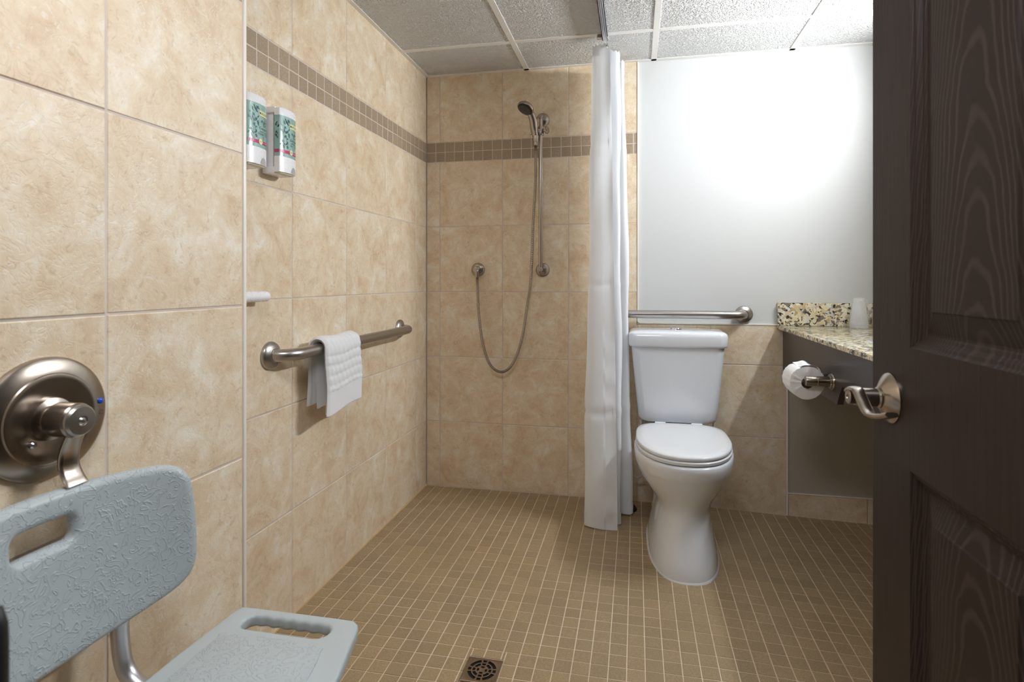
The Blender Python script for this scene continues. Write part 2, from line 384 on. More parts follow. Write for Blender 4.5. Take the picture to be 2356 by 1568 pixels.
# ------------------------------------------------------------------ tiling
_tm = {}
def tile_mesh(w_, h_, t, bev, U, V_, Nn, mat, key):
    k = (round(w_, 4), round(h_, 4), round(t, 4), key)
    if k in _tm: return _tm[k]
    vs = []
    for (d, ins) in ((-t, 0), (-bev, 0), (0, bev)):
        for su, sv in ((-1, -1), (1, -1), (1, 1), (-1, 1)):
            vs.append(tuple(U * su * (w_ / 2 - ins) + V_ * sv * (h_ / 2 - ins) + Nn * d))
    fs = [(8, 9, 10, 11)]
    for a in (0, 4):
        for i in range(4): fs.append((a + i, a + (i + 1) % 4, a + 4 + (i + 1) % 4, a + 4 + i))
    me = bpy.data.meshes.new('tile'); me.from_pydata(vs, [], fs); me.update()
    bm = bmesh.new(); bm.from_mesh(me); bmesh.ops.recalc_face_normals(bm, faces=bm.faces)
    # open back: make sure the face side points along the normal
    bm.faces.ensure_lookup_table()
    if bm.faces[0].normal.dot(Nn) < 0: bmesh.ops.reverse_faces(bm, faces=bm.faces[:])
    bm.to_mesh(me); bm.free(); me.materials.append(mat); _tm[k] = me; return me
def tiles(parent, name, origin, U, V_, Nn, us, vs, mat, gap, t, bev, key, wob=0.0004):
    U, V_, Nn, origin = Vector(U), Vector(V_), Vector(Nn), Vector(origin)
    for a, b in zip(us[:-1], us[1:]):
        for c, d in zip(vs[:-1], vs[1:]):
            me = tile_mesh(abs(b - a) - gap, abs(d - c) - gap, t, bev, U, V_, Nn, mat, key)
            o = link(name, me, None, parent)
            o.location = origin + U * (a + b) / 2 + V_ * (c + d) / 2 + Nn * random.uniform(-wob, wob)
PT = 0.33; BZ0 = 1.65; BZ1 = 1.7503
def steps(a, b, p):
    out = [a]
    while out[-1] + p < b - 1e-4: out.append(out[-1] + p)
    out.append(b); return out
ROWS_L = [i * PT for i in range(6)]; ROWS_U = [BZ1, H + .004]; ROWS_B = [BZ0, (BZ0 + BZ1) / 2, BZ1]
MP = 0.0496; G = .0042; MG = .0031

def tiled(parent, axis, us, band, key):
    O, U, Nn = axis
    tiles(parent, 'tile', O, U, (0, 0, 1), Nn, us, ROWS_L, TILE, G, .009, .0014, key)
    tiles(parent, 'tile', O, U, (0, 0, 1), Nn, us, ROWS_U, TILE, G, .009, .0014, key)
    tiles(parent, 'mosaic_tile', Vector(O) - Vector(Nn) * .0010, U, (0, 0, 1), Nn, band, ROWS_B, BAND, MG, .009, .0008, key + 'b')

# recessed left wall (X = 0)
wl = obj('wall_left', box(-.10, -.0016, -1.70, .0, -.03, H + .08), GROUT, kind='structure')
tiled(wl, ((0, 0, 0), (0, -1, 0), (1, 0, 0)), [.001, .1381, .4681, .7981, 1.1281, 1.4581, 1.6156], steps(.001, 1.6156, MP), 'L')
# nearer, furred-out stretch of the left wall (X = 0.212)
XN = .212
wn = obj('wall_left_near', box(-.10, XN - .0016, -2.80, -1.6156, -.03, H + .08), GROUT, kind='structure')
tiled(wn, ((XN, 0, 0), (0, -1, 0), (1, 0, 0)), [1.6165, 1.934, 2.264, 2.594, 2.80], steps(1.6165, 2.79, MP), 'L')
obj('trim_1', box(XN - .008, XN + .0022, -1.6158, -1.6078, 0, H, .0015), TRIM, kind='structure', smooth=40)
# back wall (Y = 0): painted drywall with a tiled shower end and tiled wainscot
XR = 2.22; XW = 1.064; XT = 1.7252; ZW = .846
wb = obj('wall_back', box(-.1, XR + .1, .006, .12, -.06, H + .08), PAINT, kind='structure')
obj('lower_wall', box(XT + .003, XR, .004, .0065, -.04, .826), UNDER, wb, label='taupe wall under the counter')
obj('grout_bed', join(box(0, XW, 0.0016, .0062, -.02, H), box(XW, XT, .0016, .0062, -.05, ZW)), GROUT, wb)
xs = [.001, .0712, .4012, .7312, XW - .003]
tiled(wb, ((0, 0, 0), (1, 0, 0), (0, -1, 0)), xs, steps(.001, XW - .003, MP), 'B')
tiles(wb, 'tile', (0, 0, 0), (1, 0, 0), (0, 0, 1), (0, -1, 0), [XW - .003, 1.391, XT - .003], [-.02, .33, .66, ZW - .003], TILE, G, .009, .0014, 'B')
TRW = .006
obj('tile_edge_trim', join(box(XW - .003, XW + .003, -.003, .007, ZW, H), box(XW - .003, XT + .003, -.003, .007, ZW - .003, ZW + .003),
                           box(XT - .003, XT + .003, -.003, .007, -.04, ZW - .003)), TRIM, wb, label='thin cream edging where the tile meets the paint')
bb = obj('baseboard_back', box(XT + .003, XR, .0042, .0062, -.06, .086), GROUT, kind='structure')
tiles(bb, 'tile', (0, 0, 0), (1, 0, 0), (0, 0, 1), (0, -1, 0), [XT + .004, 2.057, XR], [-.045, .0835], TILE, G, .009, .0014, 'B')
obj('cap_strip', box(XT + .003, XR, -.002, .006, .0835, .0875), TRIM, bb)
wr = obj('wall_right', box(XR, XR + .1, -2.80, .0, -.06, H + .08), TAUPE, kind='structure')
# front wall with the doorway the camera stands in
obj('wall_front', join(box(XN, .49, -2.80, -2.66, -.05, H + .05), box(1.442, XR, -2.80, -2.66, -.06, H + .05), box(.49, 1.442, -2.80, -2.66, 2.0, H + .05)), TAUPE, kind='structure')

# floor: level by the shower, falling gently to the right
def zf(x): return -.031 * max(0.0, x - 1.27)
def floorbed():
    X = [-.0, 1.27, XR + .1]; V = []; 
    for x in X:
        for y in (-3.0, .01):
            V += [(x, y, zf(x) - .0016), (x, y, -.12)]
    F = []
    for i in range(2):
        a, b = i * 4, i * 4 + 4
        F += [(a, b, b + 2, a + 2), (a + 1, a + 3, b + 3, b + 1), (a, a + 1, b + 1, b), (a + 2, b + 2, b + 3, a + 3)]
    F += [(0, 2, 3, 1), (8, 9, 11, 10)]
    return V, F
fl = obj('floor', floorbed(), FGROUT, kind='structure')
FP = .0489; FX0 = .5895 - 12 * FP; FY0 = -1.1163 + 22 * FP
DX0, DX1, DY0, DY1 = .601, .697, -1.299, -1.204
cs_, sn_ = math.cos(-.1949), math.sin(-.1949)
def project(x, y, z):
    dx, dy, dz = x - 1.0536, y + 2.6803, z - 1.0439
    d = dx * sn_ + dy * cs_; r = dx * cs_ - dy * sn_
    return 1212 + 1270.96 * r / d, 646.34 - 1270.96 * dz / d, d
cells = []
i = -1
xedges = [0.004] + [FX0 + k * FP for k in range(1, 47) if FX0 + k * FP > .016] ; xedges = [x for x in xedges if x < XR - .01] + [XR - .002]
yedges = [-.003] + [FY0 - k * FP for k in range(0, 56) if FY0 - k * FP < -.012]
for xa, xb in zip(xedges[:-1], xedges[1:]):
    for ya, yb in zip(yedges[:-1], yedges[1:]):
        x, y = (xa + xb) / 2, (ya + yb) / 2
        if x < XN and y < -1.61: continue
        # cut around the drain
        bx0, bx1, by0, by1 = xa, xb, yb, ya
        parts_ = [(bx0, bx1, by0, by1)]
        if bx1 > DX0 and bx0 < DX1 and by1 > DY0 and by0 < DY1:
            m0, m1 = max(bx0, DX0), min(bx1, DX1)
            parts_ = [(bx0, DX0, by0, by1), (DX1, bx1, by0, by1), (m0, m1, DY1, by1), (m0, m1, by0, DY0)]
        for q0, q1, q2, q3 in parts_:
            if q1 - q0 < .005 or q3 - q2 < .005: continue
            u, v, d = project(x, y, zf(x))
            seen = d > .3 and -20 < u < 2008 and v < 1600 and not (u < 830 and v > 1400)
            cells.append((0 if seen else 1, d, q0, q1, q2, q3))
cells.sort()
UX, UY, UZ = Vector((1, 0, 0)), Vector((0, 1, 0)), Vector((0, 0, 1))
Vs, Fs = [], []
for n, (s_, d, x0, x1, y0, y1) in enumerate(cells):
    x, y = (x0 + x1) / 2, (y0 + y1) / 2; zt = zf(x) + random.uniform(-.0003, .0003)
    me = tile_mesh(x1 - x0 - MG, y1 - y0 - MG, .006, .0009, UX, UY, UZ, FMOS, 'F')
    slope = math.atan(.031) if x > 1.27 else 0
    if n < 300:
        o = link('mosaic_tile', me, None, fl); o.location = (x, y, zt); o.rotation_euler = (0, slope, 0)
    else:
        k = len(Vs); R = Matrix.Rotation(slope, 3, 'Y')
        Vs += [tuple(R @ v.co + Vector((x, y, zt))) for v in me.vertices]; Fs += [tuple(q + k for q in p.vertices) for p in me.polygons]
mf = bpy.data.meshes.new('mosaic_tile_field'); mf.from_pydata(Vs, [], Fs); mf.update()
link('mosaic_tile_field', mf, FMOS, fl, kind='stuff')
# caulk line along the shower wall
obj('caulk_bead', box(0, .006, -1.62, 0, -.001, .004), simple('amber_caulk', (.62, .45, .25), .6), fl)

# ceiling: suspended grid
ce = obj('ceiling', box(-.1, XR + .1, -2.80, .12, H + .02, H + .1), TBAR, kind='structure')
cx_ = [0.0, .525, 1.137, 1.745, XR]; cy_ = [0.0, -.325, -.935, -1.545, -2.155, -2.66]
for a, b in zip(cx_[:-1], cx_[1:]):
    for c, d in zip(cy_[:-1], cy_[1:]):
        if abs(a - .525) < .01 and abs(c + 2.155) < .01:
            continue
        vf = box(a + .004, b - .004, d + .004, c - .004, H + .0028, H + .019)
        obj('ceiling_tile', vf, CEIL, ce, recenter=True)
for x in cx_[1:-1]:
    obj('grid_bar', box(x - .0125, x + .0125, -2.66, 0, H, H + .0034, .0008, 1), TBAR, ce)
for y in cy_[1:-1]:
    for a, b in zip(cx_[:-1], cx_[1:]):
        obj('grid_bar', box(a + .0125, b - .0125, y - .0125, y + .0125, H + .0002, H + .0034, .0008, 1), TBAR, ce)
obj('wall_angle', box(0, .018, -2.66, 0, H, H + .004), TBAR, ce)
obj('wall_angle', box(.018, XR, -.02, .004, H, H + .004), TBAR, ce)
obj('wall_angle', box(XR - .018, XR, -2.66, -.02, H, H + .004), TBAR, ce)
tr = thing('fill_panel', (.83, -2.39, H), 'unseen square fill light panel added in the ceiling grid near the doorway', 'ceiling light')  # out of view, put in to brighten the near side of the room
obj('diffuser', box(.545, 1.117, -2.64, -2.175, H + .006, H + .012), FILL, tr)
obj('frame', join(box(.537, .549, -2.648, -2.167, H + .004, H + .016), box(1.113, 1.125, -2.648, -2.167, H + .004, H + .016), box(.549, 1.113, -2.648, -2.636, H + .004, H + .016), box(.549, 1.113, -2.179, -2.167, H + .004, H + .016)), TBAR, tr)

# ------------------------------------------------------------------ door (open, parallel to the left wall)
DX, DE, DHG = 1.400, -1.773, -2.632     # face plane, latch edge, hinge edge
dr = bpy.data.objects.new('door_1', None); COL.objects.link(dr); dr.location = (DX, DE, 0); dr['kind'] = 'structure'
yL = [DE, DE - .114, DE - .364, DE - .495, DE - .745, DHG]
zL = [.012, .235, .800, .958, 1.545, 1.640, 1.86, 1.985]
pan = {}
leafV, leafF = [], []
for i in range(5):
    for j in range(7):
        y0, y1, z0, z1 = yL[i + 1], yL[i], zL[j], zL[j + 1]
        if i in (1, 3) and j in (1, 3, 5): pan[(i, j)] = (y0, y1, z0, z1); continue
        for xx in (DX, DX + .035):
            k = len(leafV); leafV += [(xx, y0, z0), (xx, y1, z0), (xx, y1, z1), (xx, y0, z1)]; leafF.append((k, k + 1, k + 2, k + 3))
k = len(leafV)
leafV += [(DX, DE, zL[0]), (DX + .035, DE, zL[0]), (DX + .035, DE, zL[-1]), (DX, DE, zL[-1]), (DX, DHG, zL[0]), (DX + .035, DHG, zL[0]), (DX + .035, DHG, zL[-1]), (DX, DHG, zL[-1])]
leafF += [(k, k + 1, k + 2, k + 3), (k + 4, k + 7, k + 6, k + 5), (k, k + 4, k + 5, k + 1), (k + 3, k + 2, k + 6, k + 7)]
obj('door_leaf', (leafV, leafF), WOOD, dr)
for (i, j), (y0, y1, z0, z1) in pan.items():
    V, F = [], []
    for side in (0, 1):
        prof = [(0, 0), (.003, .003), (.007, .004), (.012, .009), (.016, .010), (.018, .0115), (.021, .0115), (.047, .004), (.049, .0022)]
        base = len(V)
        for ins, dep in prof:
            x = DX + dep if side == 0 else DX + .035 - dep
            V += [(x, y0 + ins, z0 + ins), (x, y1 - ins, z0 + ins), (x, y1 - ins, z1 - ins), (x, y0 + ins, z1 - ins)]
        for a in range(len(prof) - 1):
            for b in range(4): F.append((base + a * 4 + b, base + a * 4 + (b + 1) % 4, base + a * 4 + 4 + (b + 1) % 4, base + a * 4 + 4 + b))
        e = base + (len(prof) - 1) * 4; F.append((e, e + 1, e + 2, e + 3))
    obj('panel', (V, F), CATH if j != 3 or True else WOOD, dr, recenter=True)
hd = bpy.data.objects.new('door_handle', None); COL.objects.link(hd); hd.parent = dr; HY, HZ = -1.831, .882
hd.location = (0, HY - DE, HZ)
obj('rose', lathe([(.0345, 0), (.0345, .002), (.033, .004), (.017, .013), (.0155, .014)], 48, (DX, HY, HZ), (-1, 0, 0)), NICKEL, hd, 35)
obj('hub', lathe([(.0145, .012), (.0145, .016), (.0135, .017), (.0125, .018), (.0125, .043), (.0115, .046), (.004, .047)], 32, (DX, HY, HZ), (-1, 0, 0)), NICKEL, hd, 35)
lev = catmull([(DX - .047, HY + .011, HZ + .006), (DX - .048, HY - .004, HZ + .012), (DX - .049, HY - .022, HZ + .013), (DX - .051, HY - .045, HZ + .002), (DX - .052, HY - .068, HZ - .008), (DX - .049, HY - .092, HZ - .006), (DX - .044, HY - .112, HZ + .001)], 8)
def leverblade(path, hw0, hw1, th):
    V, F = [], []
    n = len(path)
    for q, p in enumerate(path):
        t = (path[min(q + 1, n - 1)] - path[max(q - 1, 0)]).normalized(); nn = Vector((1, 0, 0)).cross(t).normalized()
        f = q / (n - 1); hw = hw0 + (hw1 - hw0) * f
        for k in range(12):
            a = 2 * PI * k / 12; V.append(tuple(p + Vector((1, 0, 0)) * math.copysign(abs(math.cos(a)) ** .6, math.cos(a)) * hw + nn * math.sin(a) * th))
    for q in range(n - 1):
        for k in range(12): F.append((q * 12 + k, q * 12 + (k + 1) % 12, (q + 1) * 12 + (k + 1) % 12, (q + 1) * 12 + k))
    F.append(tuple(range(12))[::-1]); F.append(tuple(range((n - 1) * 12, n * 12)))
    return V, F
obj('lever', leverblade(lev, .0085, .0075, .0034), NICKEL, hd, 50)
obj('privacy_button', lathe([(.0105, .044), (.0105, .0535), (.0095, .0545), (.004, .0545), (.0035, .0535)], 24, (DX, HY, HZ), (-1, 0, 0)), NICKEL, hd, 35)

# ------------------------------------------------------------------ toilet
TX = 1.231
def egg(z, hw, yf, yb, n=56, e=2.25, yw=None, eb=None):
    """superellipse-ish ring; yf front (negative), yb back, widest at yw"""
    yw = yw if yw is not None else (yf * .42 + yb * .58); out = []
    for k in range(n):
        a = 2 * PI * k / n; c, s = math.cos(a), math.sin(a)
        ee = e if s < 0 else (eb or e)
        x = math.copysign(abs(c) ** (2 / ee), c) * hw; y = math.copysign(abs(s) ** (2 / ee), s)
        out.append((TX + x, yw + (y * (yw - yf) if s < 0 else y * (yb - yw)), z))
    return out
to = thing('toilet', (TX, -.40, 0), 'white two-piece porcelain toilet with closed lid standing between curtain and vanity', 'toilet')
bowl = [egg(.0, .130, -.705, -.12, e=2.6), egg(.012, .131, -.706, -.12, e=2.6), egg(.05, .124, -.695, -.13, e=2.5), egg(.10, .114, -.678, -.14, e=2.4), egg(.15, .107, -.662, -.15), egg(.19, .106, -.655, -.16), egg(.22, .112, -.657, -.16),
        egg(.25, .127, -.668, -.17), egg(.28, .147, -.684, -.19), egg(.31, .164, -.700, -.21), egg(.335, .174, -.712, -.22), egg(.352, .179, -.720, -.23), egg(.360, .1815, -.724, -.23), egg(.385, .184, -.730, -.235), egg(.400, .1835, -.731, -.235), egg(.406, .180, -.727, -.235), egg(.407, .15, -.69, -.24)]
obj('bowl', loft(bowl), PORC, to, 60)
obj('tank_deck', loft([[(TX + x, y - .155, z) for x, y in rrect(.235 * s, .24, .04)] for z, s in ((.20, .8), (.30, .85), (.37, 1.0), (.400, 1.0), (.408, .97))]), PORC, to, 50)
st = obj('seat', loft([egg(.409, .170, -.716, -.27, eb=3.2), egg(.412, .177, -.724, -.265, eb=3.2), egg(.421, .178, -.726, -.265, eb=3.2), egg(.4245, .174, -.722, -.268, eb=3.2)]), SEATP, to, 50)
obj('seat_lid', loft([egg(.4265, .172, -.719, -.262, eb=3.6), egg(.4295, .1765, -.7235, -.258, eb=3.6), egg(.437, .177, -.724, -.257, eb=3.6), egg(.4415, .173, -.720, -.26, eb=3.6), egg(.444, .150, -.69, -.275, eb=3.6), egg(.4450, .10, -.62, -.31, eb=3.6)]), SEATP, to, 60)
for s in (-1, 1):
    obj('hinge', tube([(TX + s * .075 - .022, -.252, .432), (TX + s * .075 + .022, -.252, .432)], .011, 16), SEATP, to, 40)
def tankring(z, hw, yf, yb, r=.035, bow=.012):
    out = []
    for x, y in rrect(2 * hw, yb - yf, r, 10):
        f = max(0, -y / ((yb - yf) / 2)); out.append((TX + x, (yf + yb) / 2 + y - bow * f * (1 - (x / hw) ** 2), z))
    return out
obj('tank', loft([tankring(.428, .135, -.185, -.05), tankring(.430, .150, -.198, -.04), tankring(.436, .160, -.207, -.032), tankring(.45, .167, -.212, -.028), tankring(.50, .172, -.213, -.026), tankring(.60, .182, -.216, -.024), tankring(.70, .192, -.219, -.022), tankring(.762, .197, -.221, -.02)]), PORC, to, 60)
ld = obj('tank_lid', loft([tankring(.757, .198, -.222, -.018), tankring(.760, .2055, -.230, -.014), tankring(.768, .208, -.2325, -.012), tankring(.802, .209, -.2335, -.012), tankring(.815, .207, -.231, -.013), tankring(.822, .200, -.224, -.018), tankring(.8265, .185, -.207, -.030), tankring(.828, .12, -.16, -.06)]), PORC, to, 60)
obj('flush_button', lathe([(.026, .826), (.026, .831), (.024, .834), (.010, .835)], 32, (TX, -.115, 0)), CHROME, ld, 35)
for s, yy in ((-1, -.17), (1, -.17)):
    obj('tank_bolt', join(lathe([(.006, .375), (.006, .43)], 12, (TX + s * .155, yy, 0)), lathe([(.013, .395), (.013, .407)], 6, (TX + s * .155, yy, 0))), simple('yellowed_nylon', (.6, .55, .42), .5), to)
obj('caulk_skirt', loft([egg(-.002, .136, -.712, -.115, e=2.6), egg(.004, .134, -.709, -.117, e=2.6), egg(.006, .129, -.702, -.122, e=2.6)]), simple('grey_caulk', (.62, .62, .62), .6), to, 50)
sl = thing('supply_pipe', (1.02, -.03, .135), 'pale water supply pipe running low between shower curtain and toilet bowl', 'pipe')
obj('hose', tube(catmull([(.965, -.05, .135), (1.02, -.06, .143), (1.07, -.075, .139), (1.105, -.09, .20), (1.095, -.12, .32), (1.09, -.13, .435)], 8), .0055, 10), simple('pale_braid', (.6, .58, .54), .4), sl, 60)
obj('stop_valve', join(lathe([(.010, 0), (.010, .035)], 16, (.955, -.035, .135), (0, -1, 0)), tube([(.955, -.001, .135), (.955, -.07, .135)], .008, 12), lathe([(.022, 0), (.020, .006)], 20, (.955, -.001, .135), (0, -1, 0))), CHROME, sl, 40)
rd = thing('rubber_disc', (1.035, -.125, zf(1.03)), 'small dark round base on the floor just past the curtain hem', 'floor disc')
obj('cup_rim', lathe([(.036, 0), (.037, .004), (.034, .010), (.022, .026), (.012, .034)], 32, (1.022, -.112, .001)), BLACK, rd, 50)
obj('stem', lathe([(.010, .03), (.009, .36)], 16, (1.010, -.100, 0)), BLACK, rd, 40)

# ------------------------------------------------------------------ grab bars
def grab_bar(name, p0, p1, out, r, fr, proj, label):
    p0, p1, out = Vector(p0), Vector(p1), Vector(out); t = thing(name, (p0 + p1) / 2, label, 'grab bar', None)
    d = (p1 - p0).normalized(); c = .055
    pts = [p0 + out * .004]
    for s, P, dd in ((0, p0, d), (1, p1, -d)):
        arc = [P + out * (proj - c) + out * c * math.sin(a) + dd * c * (1 - math.cos(a)) for a in [PI / 2 * k / 8 for k in range(9)]]
        if s == 0: pts += arc
        else: pts += arc[::-1]
    pts.append(p1 + out * .004)
    obj('bar', tube(pts, r, 24), STEEL, t, 60)
    for P in (p0, p1):
        f = obj('flange', lathe([(fr, 0), (fr, .006), (fr - .003, .011), (fr - .014, .016), (r + .002, .018), (r + .002, .021)], 40, P, out), STEEL, t, 35)
        side = d.cross(out).normalized()
    obj('set_screw', lathe([(.0022, 0), (.0022, .0015)], 10, p0 + out * .03 + d * .004 + d.cross(out) * (r - .001), d.cross(out)), BLACK, t)
    return t
grab_bar('grab_bar', (0, -1.2377, .826), (0, -.335, .829), (1, 0, 0), .0185, .041, .062, 'brushed steel grab bar on the left tiled wall with a towel over it')
grab_bar('grab_bar', (.93, 0, .891), (1.539, 0, .891), (0, -1, 0), .0185, .040, .060, 'brushed steel grab bar on the back wall above the toilet tank')

# towel folded over the left grab bar
tw = thing('hand_towel', (.062, -.97, .83), 'small white waffle-weave towel folded over the left grab bar', 'towel')
BX, BZ, BR = .062, .8275, .0185
def drape(y0, y1, rad, zb_back, zb_front, th, waffle=False, skew=0.0, nz=64, ny=48, xf=0., xb=0.):
    """sheet hung over the bar: back hem -> over the bar -> front hem"""
    path = []
    nb, na, nf = 18, 14, 46
    for k in range(nb): path.append((BX - rad - xb * (1 - k / nb), zb_back + (BZ - zb_back) * k / nb))
    for k in range(na + 1):
        a = PI - PI * k / na; path.append((BX + rad * math.cos(a), BZ + rad * math.sin(a)))
    for k in range(1, nf + 1): path.append((BX + rad + xf * k / nf, BZ + (zb_front - BZ) * k / nf))
    cum = [0]
    for a, b in zip(path[:-1], path[1:]): cum.append(cum[-1] + math.hypot(a[0] - b[0], a[1] - b[1]))
    s_front0 = cum[nb]
    V, F = [], []; m = len(path)
    for side in (1, -1):
        for q, (x, z) in enumerate(path):
            tx, tz = path[min(q + 1, m - 1)][0] - path[max(q - 1, 0)][0], path[min(q + 1, m - 1)][1] - path[max(q - 1, 0)][1]
            l = math.hypot(tx, tz) or 1; nx, nz_ = -tz / l, tx / l
            for j in range(ny + 1):
                f = j / ny; y = y0 + (y1 - y0) * f
                h = th / 2
                if waffle and side == 1:
                    band = cum[-1] - cum[q]
                    if .07 < band < .30:
                        a = (cum[q] / .030) * PI; b = (f * (y1 - y0) / .026) * PI
                        h += .0042 * abs(math.sin(a)) ** .6 * abs(math.sin(b + (PI / 2 if int(cum[q] / .030) % 2 else 0))) ** .6
                    elif band <= .07: h += .0012 + .0006 * math.sin(f * 9 + band * 60)
                e = min(f, 1 - f) * (y1 - y0); h *= min(1, (e / (th * .9)) ** .5 if e < th * .9 else 1)
                droop = skew * (f - .5) * (1 if q > nb + na else 0) * (cum[q] - s_front0) + .0025 * math.sin(f * 7 + q * .05)
                V.append((x + nx * h * side, y + (.004 * math.sin(q * .13)), z + nz_ * h * side + droop))
    n1 = m * (ny + 1)
    for s in (0, 1):
        for q in range(m - 1):
            for j in range(ny):
                a = s * n1 + q * (ny + 1) + j; F.append((a, a + 1, a + ny + 2, a + ny + 1))
    for q in range(m - 1):
        for j in (0, ny):
            a = q * (ny + 1) + j; F.append((a, a + ny + 1, a + ny + 1 + n1, a + n1))
    for q in (0, m - 1):
        for j in range(ny):
            a = q * (ny + 1) + j; F.append((a, a + 1, a + 1 + n1, a + n1))
    return V, F
TY0, TY1 = -1.09, -.868
obj('outer_layer', drape(TY0, TY1, .0305, .645, .628, .011, True, .07, xf=.004, xb=.006), TERRY, tw, 60)
obj('inner_layer', drape(TY0 + .006, TY1 - .004, .0235, .650, .621, .0036, False, .07, ny=20, xf=.006, xb=-.002), TERRY, tw, 60)
obj('inner_layer', drape(TY0 + .012, TY1 - .008, .0203, .635, .628, .0026, False, .06, ny=20, xf=.003, xb=-.012), TERRY, tw, 60)

# ------------------------------------------------------------------ slide-bar shower set on the back wall
sb = thing('shower_slide_bar', (.604, 0, 1.1), 'brushed nickel vertical slide bar on the back shower wall', 'slide bar')
BXs, BYs = .604, -.058
for z in (1.834, 1.099):
    fo = obj('flange', lathe([(.0345, 0), (.0345, .003), (.032, .007), (.022, .013), (.0105, .017), (.0105, .060), (.0115, .062), (.0115, .070), (.009, .072)], 40, (BXs, 0, z), (0, -1, 0)), NICKEL, sb, 35)
obj('bar', lathe([(.0098, 1.094), (.0098, 1.838)], 28, (BXs, BYs, 0)), NICKEL, sb, 40)
obj('holder_slider', join(lathe([(.015, 1.745), (.016, 1.748), (.016, 1.782), (.015, 1.785)], 28, (BXs, BYs, 0)), tube([(BXs + .010, BYs, 1.765), (BXs - .03, BYs - .02, 1.765)], .011, 16)), NICKEL, sb, 40)
obj('holder_knob', join(lathe([(.007, .012), (.007, .028), (.017, .030), (.0175, .036), (.014, .040)], 24, (BXs, BYs, 1.766), (1, -.35, 0))), NICKEL, sb, 35)
hs = thing('hand_shower', (.588, -.09, 1.73), 'nickel hand shower with dark spray face held on the slide bar', 'hand shower')
hc = Vector((.546, -.150, 1.846)); hn = Vector((-.34, -.40, -.85)).normalized()   # face centre and facing
hb = Vector((.583, -.084, 1.738))
he = (hb - hc); he = (he - hn * he.dot(hn)).normalized(); ha = hc + he * .036 - hn * .012
hp = catmull([hb, hb + Vector((-.005, -.003, .032)), hb.lerp(ha, .62) + Vector((.003, .006, .004)), ha, hc + he * .012 - hn * .017], 8)
obj('handle', tube(hp, .013, 20, lambda t: .0130 + .0058 * math.sin(min(1, .12 + t * .95) * PI)), NICKEL, hs, 60)
hd2 = obj('head', lathe([(.030, -.001), (.0385, .000), (.041, .004), (.040, .012), (.033, .021), (.020, .027), (.008, .029)], 44, hc, -hn), NICKEL, hs, 45)
obj('spray_face', lathe([(.0365, .0), (.0365, .0025), (.030, .0045), (.0, .005)], 44, hc, hn), simple('black_spray_face', (.02, .018, .016), .35), hs, 45)
Q = Vector((0, 0, 1)).rotation_difference(hn); nzs = []
for rr, n in ((.006, 5), (.0125, 10), (.0195, 16), (.0265, 22)):
    for k in range(n):
        a = 2 * PI * k / n + rr * 90; nzs.append(lathe([(.0012, .0), (.0008, .0068)], 6, hc + Q @ Vector((rr * math.cos(a), rr * math.sin(a), 0)), hn))
obj('nozzle_ring', join(*nzs), simple('pale_nozzles', (.5, .48, .42), .4), hs, kind='stuff')
obj('swivel_cone', join(lathe([(.0105, -.032), (.0125, -.018), (.0135, -.002), (.0135, .0)], 24, hb, (-.05, .02, 1)), lathe([(.0145, -.018), (.0145, -.008)], 24, hb, (.9, -.4, .1))), NICKEL, hs, 40)
hpts = [(.5845, -.083, 1.695), (.5825, -.075, 1.65), (.579, -.062, 1.518), (.5662, -.058, 1.309), (.5556, -.055, 1.057), (.5384, -.055, .931), (.5105, -.055, .762), (.4674, -.055, .646), (.4131, -.055, .600), (.354, -.055, .632), (.3143, -.052, .737), (.2921, -.048, .886), (.2833, -.042, 1.03), (.2810, -.038, 1.075)]
hz = thing('shower_hose', (.43, -.055, .6), 'ribbed metal shower hose looping down from hand shower to wall outlet', 'hose')
hpath = catmull(hpts, 40)
def ribs(t): return .0066 + .0007 * math.sin(t * 2 * PI * 330)
dense = []
for a, b in zip(hpath[:-1], hpath[1:]): dense += [a.lerp(b, k / 4) for k in range(4)]
obj('ribbed_tube', tube(dense, .007, 10, ribs), NICKEL, hz, 70)
obj('end_collar', lathe([(.0088, 0), (.0095, .004), (.0095, .03), (.0088, .034)], 20, (.281, -.038, 1.062)), NICKEL, hz, 40)
obj('end_collar', lathe([(.0085, 0), (.0095, .006), (.0095, .03)], 20, (.5840, -.083, 1.690)), NICKEL, hz, 40)
wo = thing('wall_outlet', (.2747, 0, 1.1), 'round nickel hose outlet elbow on the back shower wall', 'wall outlet')
obj('flange', lathe([(.0345, 0), (.0345, .004), (.032, .008), (.024, .012), (.021, .013)], 40, (.2747, 0, 1.1015), (0, -1, 0)), NICKEL, wo, 35)
obj('elbow', join(lathe([(.018, .010), (.0175, .040), (.014, .044), (.006, .045)], 32, (.2747, 0, 1.1015), (0, -1, 0)), lathe([(.0105, 0), (.0105, .030)], 20, (.2785, -.036, 1.068))), NICKEL, wo, 40)

